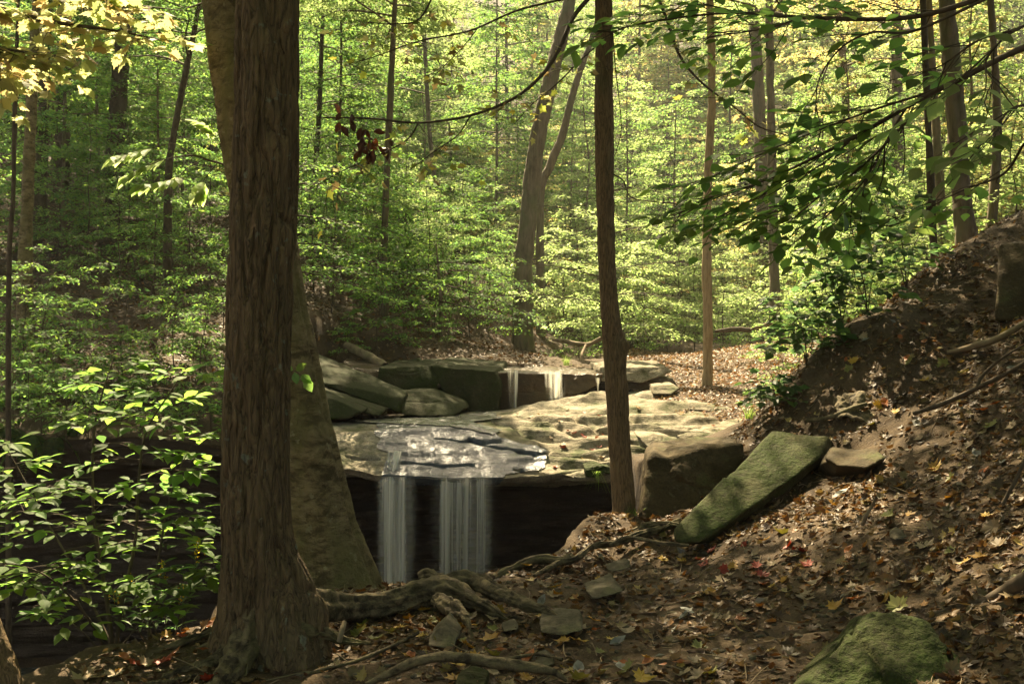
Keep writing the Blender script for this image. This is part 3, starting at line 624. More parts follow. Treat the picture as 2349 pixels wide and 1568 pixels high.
curtain('waterfall', 858, 962, 1096, 13.93, 1560, [(858,.2),(875,.4),(893,1),(925,1),(938,.45),(962,.2)], 'narrower silky curtain of water beside the leaning beech', 5, group='curtains of the main fall')
curtain('waterfall', 985, 1142, 1097, 13.93, 1545, [(985,.75),(1000,.4),(1030,.7),(1060,.65),(1080,.35),(1105,.5),(1125,.3),(1142,.2)], 'wider thin curtain of water right of the first', 4, group='curtains of the main fall', seed=5)
curtain('waterfall', 886, 930, 1036, 14.42, 1100, [(886,.4),(905,1),(930,.5)], 'short white spill sliding down the wet rock above the narrow curtain', 2, 'fall_small', .42, 'cascades on the rocks', 2)
curtain('waterfall', 1162, 1194, 850, 18.75, 950, [(1162,.7),(1176,.5),(1185,.8),(1194,.4)], 'thin double thread of water over the brown rock face', 2, 'fall_small', .08, 'cascades on the rocks', 11)
curtain('waterfall', 1246, 1300, 852, 18.85, 942, [(1246,.9),(1262,.8),(1280,.9),(1300,.4)], 'wider sparkling cascade on the upper brown rock face', 3, 'fall_small', .10, 'cascades on the rocks', 17)
curtain('waterfall', 1366, 1376, 868, 19.2, 905, [(1366,.8),(1376,.8)], 'tiny trickle beside the middle tree', 2, 'fall_small', .06, 'cascades on the rocks', 23)
# ------------------------------------------------------------------ canopy leaves cut away along sun rays to place the sun patches
GAPS = [((1260,965,16.3),.6),((1330,940,17.2),.6),((1490,980,16.2),1.7),((1370,1055,14.6),.8),((1600,950,16.6),1.1),((1430,1000,15.6),.9),((120,60,6.6),.9),((330,80,6.9),.6),((1330,842,20),.8),((1560,830,23),1.9),((1720,830,23),2.0),((1640,865,20),1.5),((120,-30,6.6),.8),((330,10,6.9),.8),((20,40,6.3),.7),((230,90,6.8),.7),((390,90,7),.5),((750,400,17.2),.7),((1240,605,22.3),.9),((1330,600,22.6),.8),((1550,520,22),1.0),((1500,640,22.2),1.0),
        ((1622,640,19.3),.5),((1622,450,19.2),.5),((1624,780,19.2),.5),((240,830,5.4),.5),((200,960,5.4),.7),((90,1080,5.4),.6),((370,960,5.4),.6),((430,1100,5.4),.4),((150,1250,5.2),.35),((330,1510,5.05),.40),((180,1545,4.85),.35),((450,1455,5.4),.3),((300,1250,5.3),.25)]
GA = np.array([P(*q) for q, r in GAPS]); GR = np.array([r for q, r in GAPS])
GD = np.tile(SUN, (len(GAPS), 1))
# more leaves cut away so the wet rock mirrors open sky
for q in [(1170,1020,15), (1220,1050,14.8)]:
    c = P(*q); d = nrm(c); n = nrm(A(0, -.40, .92)); GA = np.vstack([GA, c]); GR = np.append(GR, .6); GD = np.vstack([GD, d-2*(d@n)*n])
def in_gap(p, grow=0.0):
    r = np.zeros(len(p), bool)
    for a, d, g in zip(GA, GD, GR):
        v = p-a; t = v@d
        r |= (np.linalg.norm(v - t[:, None]*d, axis=1) < g+grow) & (t > 2.0)
    return r
FRAME_TOP = H/2/F
def not_seen(p, m=.03):                        # above what the photograph shows
    return p[:, 2] > (FRAME_TOP+m)*np.maximum(p[:, 1], 0)
def keep_canopy(p): return ~in_gap(p)

# ------------------------------------------------------------------ tree helpers
def crown_into(acc, lv, base_pts, n_br, bl, tw, L, sp, pal, rise=.35, droop=.25, tl=.55, r0=.06, flat=.45, fill=5.0, off=None):
    """limbs leaving the trunk points base_pts (array) in a spiral, each with twigs and leaves"""
    az = rng.uniform(0, 6.28)
    for i in range(n_br):
        a = base_pts[int((i+rng.random())/n_br*(len(base_pts)-1))]; az += 2.4 + rng.normal(0, .3)
        f = (i+.5)/n_br; s = bl*rng.uniform(.7, 1.2)*(1-.55*f**2)
        hd = A(math.cos(az), math.sin(az), 0); t = np.linspace(0, 1, 5)[:, None]
        br = spline(a + hd*s*t + A(0, 0, 1)*s*(rise*t - droop*t*t) + rng.normal(0, .05*s, (5, 3))*t, 18)
        if off is not None and in_gap(br+off).sum() > 1: continue
        acc.add(*tube(br[::3], np.linspace(r0*(1-.6*f), .008, 6), 10, 4))
        for j in range(tw):
            w = .2 + .8*(j+rng.random())/tw; o = br[int(w*17)]; sg = 1 if j % 2 else -1
            dr = nrm(hd*.7 + A(-hd[1], hd[0], 0)*sg*.85 + A(0, 0, rng.normal(.05, .3)))
            e = o + dr*tl*s*.5*rng.uniform(.6, 1.3)*(1-.4*w)
            if off is None or not in_gap(((o+e)/2+off)[None])[0]: acc.add(*tube(np.array([o, e]), [.005, .002], 2, 3))
            spray(lv, o, e, L, max(8, int(np.linalg.norm(e-o)/sp*fill)), pal, flat, .5)

def barkdisp(amp, fu, fz, ridge=True, seed=0):
    def f(v, t, th):
        q = v*A(fu, fu, fz) + seed; a = vnoise(q + 1.0*fbm(v*A(5, 5, 2))[..., None]); b = vnoise(q*2.3+9)
        r = .4 - 1.3*np.exp(-(a/.2)**2) - .5*np.exp(-(b/.2)**2) if ridge else a*.6 + .4*b
        return amp*r
    return f
def trunk_px(px, Y, extend=(), flare=None, Ys=None):
    """px list of (x centre, half width, y) seen at distance Y -> path, radii (metres)"""
    a = []; r = []
    for k, (x, hw, y) in enumerate(px):
        yy = Ys[k] if Ys else Y
        a.append(P(x, y, yy)); r.append(hw/F*yy)
    for (p, q) in extend: a.append(A(*p)); r.append(q)
    return np.array(a), np.array(r)

# ---------------- the big trunk in front
t = thing('rough_bark_tree', 'thick furrowed dark trunk standing nearest, with a long root reaching right', 'tree', P(600, 1530, 5.15))
L0 = np.array(t.location)
pa_, ra_ = trunk_px([(600,150,1600),(604,124,1545),(604,108,1490),(602,94,1430),(597,84,1350),(592,79,1260),(587,76,1150),(587,74,1000),(593,73,800),(600,74,600),(608,74,400),(613,72,200),(614,69,0)], 5.15, [((-1.22,5.2,3.6),.145),((-1.1,5.4,6.5),.12),((-1.0,5.6,9.5),.07),((-1,5.6,12),.02)])
def flare(v, tt, th):
    z = v[..., 2]; low = sstep(-1.0, -1.7, z); dth = (th - math.pi + .15)
    but = .17*np.exp(-(dth/.55)**2)*sstep(-.80, -1.42, z)**2.2
    return barkdisp(.015, 17, 2.6)(v, tt, th) + but + low*(.05*np.cos(3*th+1.2) + .03*np.cos(5*th))
v, f = tube(pa_-L0, ra_, 900, 250, lambda v, a, b: flare(v+L0, a, b)); obj('trunk', mesh_np('trunk', v, f, M['bark']), t)
def root(parent, pxl, m=None, k=36, n=150, amp=.02, seed=0, flat=True):
    """surface root through (px, py, Y, radius px)"""
    m = m or M['root']; off = np.array(parent.location) if parent else 0
    path = PP([q[:3] for q in pxl]); r = A(*[q[3]/F*q[2] for q in pxl])
    def d(v, t, th): return (amp*1.3*fbm(v*A(6, 6, 6)+seed, 4) + amp*.7*fbm(v*A(22, 22, 22)+seed, 3) - amp*1.2*np.exp(-(vnoise(np.stack([2.2*np.cos(th)+0*t, 2.2*np.sin(th)+0*t, t*5+0*th+seed], -1))/.22)**2))*np.minimum(1, .25+.75*np.interp(t, np.linspace(0, 1, len(r)), r)/.05)
    if parent is None: off = path.mean(0)
    v, f = tube(path-off, r, n, k, lambda v, t, th: d(v+off, t, th))
    return v, f, off
for pl, nm in [([(640,1380,5.15,40),(690,1385,5.25,40),(745,1392,5.5,36),(790,1392,5.7,34),(880,1385,5.9,32),(960,1362,6.05,30),(1020,1350,6.1,32),(1080,1375,6.0,22),(1125,1396,5.9,13),(1165,1420,5.8,3)], 0),
           ([(990,1362,6.05,22),(1045,1330,6.2,20),(1090,1335,6.2,21),(1150,1362,6.0,18),(1210,1385,5.8,14),(1262,1402,5.7,6),(1290,1420,5.6,1)], 1),
           ([(965,1330,6.5,16),(985,1322,6.5,18),(1010,1332,6.45,18),(1050,1332,6.3,16),(1080,1328,6.25,15)], 2),
           ([(1000,1375,5.95,16),(1045,1398,5.75,20),(1070,1420,5.6,10),(1078,1450,5.45,2)], 3),
           ([(590,1380,5.1,44),(560,1480,5.0,44),(530,1540,4.85,34),(495,1580,4.65,30),(470,1620,4.45,26)], 4),
           ([(575,1420,5.15,40),(520,1470,5.15,28),(470,1490,5.15,15),(420,1510,5.1,13),(360,1525,5.0,12),(290,1545,4.85,11),(220,1575,4.65,8)], 5),
           ([(575,1420,5.15,40),(515,1445,5.25,22),(470,1455,5.3,12),(400,1480,5.2,10),(330,1500,5.1,8),(270,1515,5.0,6)], 6),
           ([(420,1512,5.1,7),(370,1500,5.15,7),(310,1520,5.0,6),(240,1530,4.9,6),(180,1560,4.75,4)], 9), ([(470,1548,4.8,8),(400,1562,4.7,8),(330,1572,4.62,7),(260,1590,4.55,6)], 10),
           ([(575,1420,5.15,40),(515,1505,5.0,26),(450,1530,4.9,14),(390,1545,4.8,12),(330,1575,4.65,10)], 7),
           ([(620,1380,5.1,50),(690,1445,5.05,34),(745,1455,5.1,16),(790,1468,5.1,9),(850,1475,5.05,5)], 8)]:
    v, f, _ = root(t, pl, M['bark'] if nm in (4, ) else None, seed=nm*7.7); obj('root', mesh_np('root', v, f, M['root']), t)
acc, lv = Acc(), Leaves()
crown_into(acc, lv, spline(pa_[-4:], 40) - L0, 26, 4.2, 9, .12, .065, DARKG, off=L0)
obj('branches', acc.mesh('branches', M['farbark']), t)
obj('crown', lv.mesh('crown', M['leaf'], 'diamond', lambda p: keep_canopy(p+L0) & not_seen(p+L0)), t)

# ---------------- the leaning beech behind it
t = thing('beech_tree', 'smooth mossy trunk leaning left behind the rough nearest trunk', 'tree', P(775, 1365, 7.25)); L0 = np.array(t.location)
pa_, ra_ = trunk_px([(784,112,1420),(766,94,1345),(743,80,1250),(726,75,1170),(708,72,1080),(692,69,990),(673,67,880),(655,65,780),(633,62,660),(620,62,560),(592,65,420),(562,66,220),(537,69,0),(527,70,-100)], 7.2, [((-2.25,7.4,3.8),.2),((-2.7,7.6,6.5),.16),((-3.1,7.8,9.5),.09),((-3.2,7.9,12),.02)])
def bd(v, tt, th):
    z = v[..., 2]; low = sstep(-.6, -1.9, z)
    return .022*fbm(v*A(3, 3, 4), 5) + low*.03*np.cos(2*th+.6) - (.02+.035*low)*np.exp(-((th-math.pi-.15-.25*np.sin(z*1.3))/.16)**2) + .01*np.cos(5*th+z) + .006*np.maximum(0, vnoise(v*A(2, 2, 9)))
v, f = tube(pa_-L0, ra_, 380, 96, lambda v, a, b: bd(v+L0, a, b)); obj('trunk', mesh_np('trunk', v, f, M['beech']), t)
acc, lv = Acc(), Leaves()
crown_into(acc, lv, spline(pa_[-4:], 40)-L0, 28, 4.6, 9, .12, .065, DARKG, off=L0)
obj('branches', acc.mesh('branches', M['farbark']), t)
obj('crown', lv.mesh('crown', M['leaf'], 'diamond', lambda p: keep_canopy(p+L0) & not_seen(p+L0)), t)

# ---------------- the straight tree right of the falls
t = thing('straight_tree', 'slim straight brown trunk with a knob, standing at the gorge edge right of the falls', 'tree', P(1432, 1190, 9)); L0 = np.array(t.location)
pa_, ra_ = trunk_px([(1436,34,1225),(1432,28,1180),(1428,26,1110),(1420,25,1000),(1415,26,900),(1412,25,850),(1409,26,800),(1405,24,770),(1398,21,700),(1392,20,600),(1388,20.5,450),(1386,22,300),(1385,22,250),(1386,20,150),(1385,20,60),(1383,20,-60)], 9, [((.8,9.1,4.6),.07),((.75,9.2,7.5),.05),((.7,9.3,10),.015)])
K1, K2 = P(1440, 792, 8.95), P(1362, 268, 8.9)
def md(v, tt, th): return barkdisp(.006, 30, 4)(v, tt, th) + .045*np.exp(-((v-K1)**2).sum(-1)/.006) + .03*np.exp(-((v-K2)**2).sum(-1)/.004)
v, f = tube(pa_-L0, ra_, 420, 72, lambda v, a, b: md(v+L0, a, b)); obj('trunk', mesh_np('trunk', v, f, M['mid']), t)
for k, pl in enumerate([[(1430,1195,8.9,16),(1395,1188,8.8,5),(1350,1194,8.6,4),(1322,1220,8.3,4),(1316,1250,8.0,3)],
    [(1560,1195,8.3,9),(1510,1215,8.1,10),(1470,1225,8.0,10),(1410,1245,7.8,9),(1360,1252,7.7,8),(1310,1285,7.4,9),(1240,1282,7.4,12),(1180,1300,7.3,11),(1130,1325,7.0,6)],
    [(1600,1215,7.9,5),(1540,1200,8.2,6),(1490,1205,8.3,8),(1440,1225,8.2,9),(1390,1238,8.1,8),(1340,1252,8.0,4)],
    [(1310,1275,7.5,8),(1270,1295,7.3,7),(1225,1320,7.0,4)], [(1440,1200,8.7,18),(1450,1230,8.4,10),(1430,1262,7.9,6)], [(1580,1250,7.4,4),(1520,1245,7.5,5),(1440,1232,7.7,5),(1400,1250,7.6,5)]]):
    v, f, _ = root(t, pl, seed=k*5.1+40, amp=.014); obj('root', mesh_np('root', v, f, M['root']), t)
# its low arching branch with sparse yellow leaves
def limb(pl, r0, r1, acc, n=40, k=7, off=None):
    path = PP(pl); v, f = tube(path-off, np.linspace(r0, r1, len(path)), n, k); acc.add(v, f); return spline(path, 60)-off
acc, lv, lw = Acc(), Leaves(), Leaves()
bs = [limb([(1384,-40,9),(1330,20,8.8),(1305,60,8.6),(1285,110,8.5),(1245,170,8.4),(1180,225,8.3),(1080,265,8.2),(960,282,8.1),(850,272,8.0),(740,270,7.9)], .022, .006, acc, off=L0),
      limb([(960,282,8.1),(935,320,8.0),(880,350,7.9),(800,385,7.8),(700,440,7.7)], .008, .003, acc, 20, 5, L0),
      limb([(1080,265,8.2),(1050,310,8.1),(1000,345,8.0),(940,390,7.9)], .007, .003, acc, 20, 5, L0),
      limb([(1386,90,9),(1330,140,8.8),(1280,190,8.6),(1220,240,8.5),(1180,285,8.4)], .009, .003, acc, 20, 5, L0),
      limb([(1384,-20,9),(1200,20,8.6),(1080,70,8.4),(960,95,8.3),(860,130,8.2),(790,150,8.1)], .012, .003, acc, 30, 5, L0),
      limb([(1100,60,8.4),(1060,110,8.3),(1010,160,8.2),(990,180,8.2)], .005, .002, acc, 14, 4, L0),
      limb([(1000,-20,8.3),(960,45,8.2),(900,55,8.1),(830,50,8.0)], .010, .003, acc, 20, 5, L0),
      limb([(1408,400,9),(1430,415,8.9),(1445,450,8.8),(1490,462,8.7),(1600,470,8.5)], .008, .003, acc, 26, 5, L0),
      limb([(1404,60,9),(1412,160,8.8),(1425,290,8.7),(1410,360,8.6)], .007, .003, acc, 20, 5, L0),
      limb([(1500,-30,7.5),(1535,60,7.4),(1560,130,7.3),(1610,190,7.2),(1690,250,7.1),(1740,290,7.0),(1810,312,6.9)], .012, .004, acc, 40, 6, L0)]
YG = np.vstack([YELLOW, A([.17,.2,.03],[.10,.14,.025],[.2,.19,.03])])
for b in bs[:7] + bs[9:]:
    for _ in range(16):
        i = rng.integers(15, 58); o = b[i]; dr = nrm(rng.normal(0, 1, 3)*A(1, 1, .35)); e = o + dr*rng.uniform(.1, .4) - A(0, 0, .06)
        acc.add(*tube(np.array([o, e]), [.003, .0015], 2, 3))
        k = rng.integers(1, 4); twig_leaves(lv, o, e, .085, .12, YG, flat=.5, skip=.25, droop=.3)
for c in [(845,300,7.9),(850,345,7.9),(848,365,7.85),(835,330,7.9),(790,268,7.9),(860,318,7.9)]:
    p = P(*c)-L0; n = 7; lw.add(p + rng.normal(0, .05, (n, 3)), rng.normal(0, .4, (n, 3)) - A(0, 0, 1), rng.normal(0, 1, (n, 3)), rng.uniform(.07, .12, n), pick(A([.08,.03,.015],[.05,.02,.012],[.11,.05,.02]), n))
obj('branches', acc.mesh('branches', M['twig']), t)
obj('yellow_leaves', lv.mesh('yellow_leaves', M['leaf'], 'star'), t, label='sparse yellow star shaped leaves on the arching branch')
obj('withered_leaves', lw.mesh('withered_leaves', M['litter'], 'curl'), t, label='hanging bunch of withered brown leaves')
acc, lv = Acc(), Leaves(); crown_into(acc, lv, spline(pa_[-4:], 40)-L0, 32, 5.6, 10, .12, .06, DARKG, off=L0, fill=9)
obj('limbs', acc.mesh('limbs', M['farbark']), t)
obj('crown', lv.mesh('crown', M['leaf'], 'diamond', lambda p: keep_canopy(p+L0) & not_seen(p+L0)), t)

# ---------------- yellow maple at the left edge
t = thing('maple_tree', 'yellow leaved maple whose leaning trunk foot shows in the bottom left corner', 'tree', P(-15, 1600, 4.5)); L0 = np.array(t.location)
pa_, ra_ = trunk_px([(5,62,1700),(-10,56,1570),(-50,50,1450),(-150,46,1150),(-300,42,700)], 4.5, [((-3.2,4.7,2.0),.085),((-3.4,5.0,4.5),.07),((-3.5,5.3,7.5),.05),((-3.5,5.4,10),.015)])
v, f = tube(pa_-L0, ra_, 160, 40, lambda v, a, b: barkdisp(.008, 14, 3)(v+L0, a, b)); obj('trunk', mesh_np('trunk', v, f, M['mid']), t)
acc, lv = Acc(), Leaves()
bs = [limb([(-800,-250,5.2),(-300,-60,5.9),(-40,10,6.3),(120,50,6.6),(260,70,6.8),(380,95,7.0)], .03, .004, acc, 40, 6, L0), limb([(-300,-60,5.9),(-60,90,6.1),(60,120,6.3),(170,130,6.5)], .012, .004, acc, 30, 5, L0),
      limb([(-300,-160,6.0),(0,-60,6.4),(160,-20,6.8),(300,10,7.1),(420,25,7.3)], .015, .004, acc, 30, 5, L0), limb([(-300,-60,5.9),(-100,160,6.3),(-20,150,6.6),(40,140,6.9)], .012, .004, acc, 30, 5, L0)]
YM = A([.20,.225,.075],[.23,.24,.095],[.17,.21,.06],[.21,.205,.075],[.22,.17,.06])
for b in bs:
    for _ in range(34):
        i = rng.integers(20, 59); o = b[i]; e = o + nrm(rng.normal(0, 1, 3)*A(1, 1, .3))*rng.uniform(.12, .42) - A(0, 0, rng.uniform(0, .1))
        acc.add(*tube(np.array([o, e]), [.003, .0015], 2, 3)); twig_leaves(lv, o, e, .115, .065, YM, flat=.45, skip=.15, droop=.15)
obj('branches', acc.mesh('branches', M['twig']), t); obj('yellow_leaves', lv.mesh('yellow_leaves', M['leaf'], 'maple'), t)
acc, lv = Acc(), Leaves(); crown_into(acc, lv, spline(pa_[-4:], 40)-L0, 18, 3.8, 9, .12, .07, YELLOW, off=L0)
obj('limbs', acc.mesh('limbs', M['farbark']), t)
obj('crown', lv.mesh('crown', M['leaf'], 'diamond', lambda p: keep_canopy(p+L0) & not_seen(p+L0)), t)

# ---------------- beech branches hanging in from the right
t = thing('beech_tree', 'beech with dark toothed leaves on long branches sweeping in from the right edge', 'tree', (3.0, 2.7, gz(3.0, 2.7))); L0 = np.array(t.location)
pa_ = np.array([(3.0,2.7,L0[2]-.2),(3.0,2.7,0),(3.05,2.75,2),(3.1,2.8,5),(3.1,2.9,8),(3.1,3,10)], float)-L0
v, f = tube(pa_, [.16,.13,.12,.1,.06,.015], 80, 24, barkdisp(.005, 6, 6, False)); obj('trunk', mesh_np('trunk', v, f, M['beech']), t)
acc, lv = Acc(), Leaves()
LB_ = A([.07,.14,.025],[.085,.15,.028],[.06,.125,.028],[.10,.15,.028])
def bough(pl, r0, r1, n, ln=(.22, .5), drop=.15, start=8, L=.084, k=7, pal=None, sp=.042, lev=.35):
    b = limb(pl, r0, r1, acc, 60, k, L0); T = nrm(np.gradient(b, axis=0))
    for q in range(n):
        i = start + int((59-start)*(q+rng.random())/n); i = min(i, 59); o = b[i]; d = T[i]; s = nrm(np.cross(d, A(0, 0, 1)))*(1 if q % 2 else -1)
        l = rng.uniform(*ln)*(1.1-.5*i/59); e = o + (d*.75 + s*.6 + A(0, 0, rng.normal(-drop, .16)))*l
        m = (o+e)/2 + rng.normal(0, .02, 3)
        acc.add(*tube(np.array([o, m, e]), [.0024, .0018, .0009], 5, 4))
        twig_leaves(lv, o*.7+e*.3, e, L*rng.uniform(.75, 1.2), sp, LB_ if pal is None else pal, up=nrm(A(0, -.2, 1)), flat=lev*.75, skip=.1, droop=.04)
BR = [[(3900,-420,2.8),(3100,-160,3.0),(2600,20,3.2),(2349,110,3.4),(2210,178,3.5),(2080,245,3.7),(1960,315,3.9),(1840,375,4.1),(1740,420,4.25),(1640,455,4.4),(1545,495,4.5)],
      [(2210,178,3.5),(2120,215,3.65),(2010,250,3.8),(1900,290,4.0),(1800,330,4.15),(1700,375,4.3),(1600,420,4.4)],
      [(2140,215,3.6),(2060,300,3.7),(1990,370,3.8),(1900,440,3.9),(1800,480,4.0),(1720,500,4.1)],
      [(2080,245,3.7),(2030,330,3.75),(1985,410,3.8),(1930,470,3.9),(1860,520,4.0)],
      [(1960,315,3.9),(1880,380,4.0),(1800,420,4.1),(1700,470,4.2),(1620,520,4.3)]]
bough(BR[0], .016, .002, 30, start=28); bough(BR[1], .006, .002, 20); bough(BR[2], .006, .002, 20); bough(BR[3], .005, .002, 13); bough(BR[4], .004, .002, 14)
bough([(2349,60,3.2),(2300,90,3.2),(2260,150,3.25),(2300,210,3.2)], .005, .002, 9, pal=LIME); bough([(2349,240,3.1),(2320,250,3.1),(2290,280,3.1)], .004, .002, 6, pal=LIME)
bough([(2600,-60,3.1),(2349,60,3.3),(2250,90,3.4),(2160,150,3.5),(2120,160,3.6)], .006, .002, 10, start=24)
bough([(2500,-80,3.2),(2300,-20,3.4),(2120,35,3.6),(1980,45,3.8),(1840,40,4.0),(1700,30,4.2),(1560,40,4.3),(1440,62,4.4),(1380,90,4.4)], .012, .002, 34, (.2, .5), .02, 12)
bough([(2300,-20,3.4),(2100,70,3.6),(2000,75,3.7),(1930,110,3.8),(1880,180,3.85),(1870,260,3.9)], .006, .002, 8, (.12, .3))
bough([(1840,40,4.0),(1780,60,4.0),(1700,75,4.1),(1620,85,4.2)], .004, .002, 10); bough([(1700,30,4.2),(1600,10,4.3),(1480,20,4.4)], .004, .002, 9)
bough([(2349,330,3.3),(2300,400,3.5),(2200,440,3.7),(2090,500,3.9),(2040,520,4.0)], .005, .002, 10, (.12, .35))
obj('branches', acc.mesh('branches', M['twig']), t); obj('leaves', lv.mesh('leaves', M['leaf_gloss'], 'oval', wid=1.15), t)
acc, lv = Acc(), Leaves(); crown_into(acc, lv, spline(pa_[-4:], 40), 18, 3.8, 9, .12, .07, DARKG, off=L0)
obj('limbs', acc.mesh('limbs', M['farbark']), t)
obj('crown', lv.mesh('crown', M['leaf'], 'diamond', lambda p: keep_canopy(p+L0) & not_seen(p+L0, .08)), t)
# ---------------- pale chestnut-like sprig reaching out behind the big trunk
t = thing('hickory_sapling', 'sprig of large pale green fingered leaves left of the big trunk', 'sapling', onground(545, 8.6)); L0 = np.array(t.location)
acc, lv = Acc(), Leaves()
for pl in [[(548,1330,8.0),(545,700,8.1),(540,420,8.0),(470,365,7.8),(420,358,7.7),(360,372,7.6),(300,400,7.5)], [(470,365,7.8),(430,385,7.7),(400,410,7.6),(330,425,7.5)], [(440,360,7.75),(400,330,7.7),(330,345,7.6),(270,360,7.5)], [(500,372,7.85),(470,410,7.8),(455,440,7.8)], [(520,380,7.9),(500,320,7.9),(470,290,7.9)]]:
    b = limb(pl, .014 if len(pl) > 5 else .004, .002, acc, 40, 6, L0)
    for i in (36, 42, 47, 52, 56, 59):
        n = 5; a = np.linspace(-1.1, 1.1, n) + rng.normal(0, .1, n); d = nrm(b[i]-b[i-6]); s = nrm(np.cross(d, A(0, 0, 1))); 
        if i < 44 and len(pl) > 5: continue
        lv.add(np.repeat(b[i][None], n, 0), np.cos(a)[:, None]*d + np.sin(a)[:, None]*s - A(0, 0, .35), A(0, -.4, 1) + rng.normal(0, .25, (n, 3)), rng.uniform(.10, .17, n), pick(LIME*1.25, n))
obj('stem', acc.mesh('stem', M['twig']), t); obj('leaves', lv.mesh('leaves', M['leaf'], 'oval'), t)
# ---------------- understorey trees whose level boughs hang over the banks
def bough_tree(label, base, top, boughs, pal, L=.085, sr=.05, n=13, wl=(.35, .8), fill=9.0):
    global L0, acc, lv
    t = thing('understorey_tree', label, 'tree', base, 'small trees with level boughs'); L0 = np.array(base, float); acc, lv = Acc(), Leaves()
    pa = np.array([base + A(0, 0, -.2), base*.6 + top*.4 + A(.05, 0, .1), top]) - L0; v, f = tube(pa, [sr, sr*.8, sr*.3], 60, 12, barkdisp(.004, 12, 5)); obj('trunk', mesh_np('trunk', v, f, M['farbark']), t)
    for pl in boughs:
        b = limb(pl, sr*.35, .003, acc, 40, 6, L0); T = nrm(np.gradient(b, axis=0))
        for q in range(n):
            i = 12 + int(47*(q+rng.random())/n); i = min(i, 59); sd_ = nrm(np.cross(T[i], A(0, 0, 1)))*(1 if q % 2 else -1); e = b[i] + (T[i]*.75 + sd_*.7 + A(0, 0, rng.normal(-.10, .08)))*rng.uniform(*wl)*(1.15-.6*i/59)
            acc.add(*tube(np.array([b[i], e]), [.004, .0015], 2, 3)); spray(lv, b[i], e, L, max(5, int(np.linalg.norm(e-b[i])*fill/.25)), pal, .22, .45)
        spray(lv, b[40], b[59], L, 14, pal, .22, .2)
    obj('branches', acc.mesh('branches', M['twig']), t); obj('leaves', lv.mesh('leaves', M['leaf'], 'diamond', lambda p: keep_canopy(p+L0), wid=1.1), t)
bough_tree('small tree behind the big pair of trunks with green boughs over the soil bank', onground(640, 17.5), P(640, 330, 17.5), [
    [(640,430,17.5),(720,420,17.2),(820,440,16.9),(930,470,16.6)], [(640,560,17.5),(720,560,17.2),(840,590,16.8),(990,650,16.4)], [(640,620,17.5),(730,630,17.2),(830,660,16.9),(920,690,16.6)], [(640,490,17.5),(740,500,17),(860,520,16.6),(980,560,16.3)],
    [(640,600,17.5),(700,610,17),(790,615,16.5),(880,640,16.1)], [(640,520,17.5),(560,530,17.5),(500,560,17.5)], [(640,400,17.5),(700,380,17.3),(790,385,17),(880,400,16.8)]], GREEN)
bough_tree('small tree with dark green boughs drooping over the shaded bank above the cascade', onground(1010, 24.5), P(1000, 560, 24.5), [
    [(1005,650,24.5),(1080,670,23.8),(1170,700,23.2),(1260,750,22.8)], [(1005,690,24.5),(1100,710,23.6),(1200,735,23)], [(1005,640,24.5),(930,660,24),(850,690,23.5)], [(1002,600,24.5),(1090,610,24),(1180,650,23.5)], [(1002,620,24.5),(940,620,24),(870,650,23.6)]], DARKG*1.2, sr=.06)
bough_tree('small tree with glowing pale green tiers left of the straight middle tree', onground(1395, 23.2), P(1390, 400, 23), [
    [(1393,640,23),(1320,620,22.5),(1230,605,22),(1145,598,21.6)], [(1393,690,23),(1320,685,22.5),(1240,675,22.1),(1170,668,21.8)], [(1393,560,23),(1310,550,22.6),(1240,560,22.3)], [(1393,500,23),(1320,480,22.6),(1230,470,22.2)], [(1393,620,23),(1450,610,22.4),(1540,600,22),(1600,610,21.8)], [(1393,540,23),(1470,520,22.5),(1560,520,22)], [(1393,720,23),(1330,735,22.5),(1270,745,22.2)], [(1393,440,23),(1460,430,22.5),(1540,450,22)], [(1393,680,23),(1460,670,22.5),(1540,680,22)]], LIME*1.1)
# ------------------------------------------------------------------ trees one can tell apart behind the falls, some crowns enlarged for shade
def wood_tree(pxl, Y, label, pal, name='forest_tree', m='farbark', crown=True, nb=22, bl=3.0, L=.11, top=11.5, k=20, group='trees round the falls', low=None, tmpl='diamond', fill=5.0):
    base = onground(pxl[0][0], Y); t = thing(name, label, 'tree', base, group)
    pa, ra = trunk_px(pxl, Y); pa = pa[pa[:, 2] > base[2]+.02] if len(pxl) > 2 else pa; ra = ra[-len(pa):]
    pa = np.vstack([base + A(0, 0, -.2), pa]); ra = np.append(ra[0]*1.25, ra)
    d = pa[-1]-pa[-2]; d = d/max(d[2], .2); d[:2] = d[:2].clip(-.25, .25)
    e1 = pa[-1] + d*max(1.5, (top-pa[-1][2])*.4); e2 = A(e1[0]+d[0], e1[1], max(top, e1[2]+2))
    pa = np.vstack([pa, e1, e2]); ra = np.append(ra, [ra[-1]*.7, .02])
    v, f = tube(pa-base, ra, 150, k, barkdisp(ra[0]*.09, 9, 2)); obj('trunk', mesh_np('trunk', v, f, M[m]), t)
    if crown:
        acc, lv = Acc(), Leaves(); sp = spline(pa, 60)-base; z0 = low if low is not None else .25*Y
        pts = sp[(sp[:, 2]+base[2]) > z0]; pts = pts if len(pts) > 3 else sp[-20:]
        crown_into(acc, lv, pts, nb, bl, 7, L, .07, pal, r0=max(.025, ra[0]*.25), off=base, fill=fill)
        obj('branches', acc.mesh('branches', M['farbark']), t)
        obj('crown', lv.mesh('crown', M['leaf'], tmpl, lambda p: keep_canopy(p+base)), t)
    return t
wood_tree([(1200,640),(1205,600),(1215,500),(1232,350),(1255,220),(1285,110),(1310,20)] and [(1200,22,620),(1206,21,560),(1217,21,450),(1231,19,330),(1252,18,230),(1273,17,140),(1293,16,60),(1310,15,-10)], 27, 'thick pale leaning trunk on the bank right above the shaded cascade blocks', GREEN, top=14, low=9, nb=44, bl=6.0)
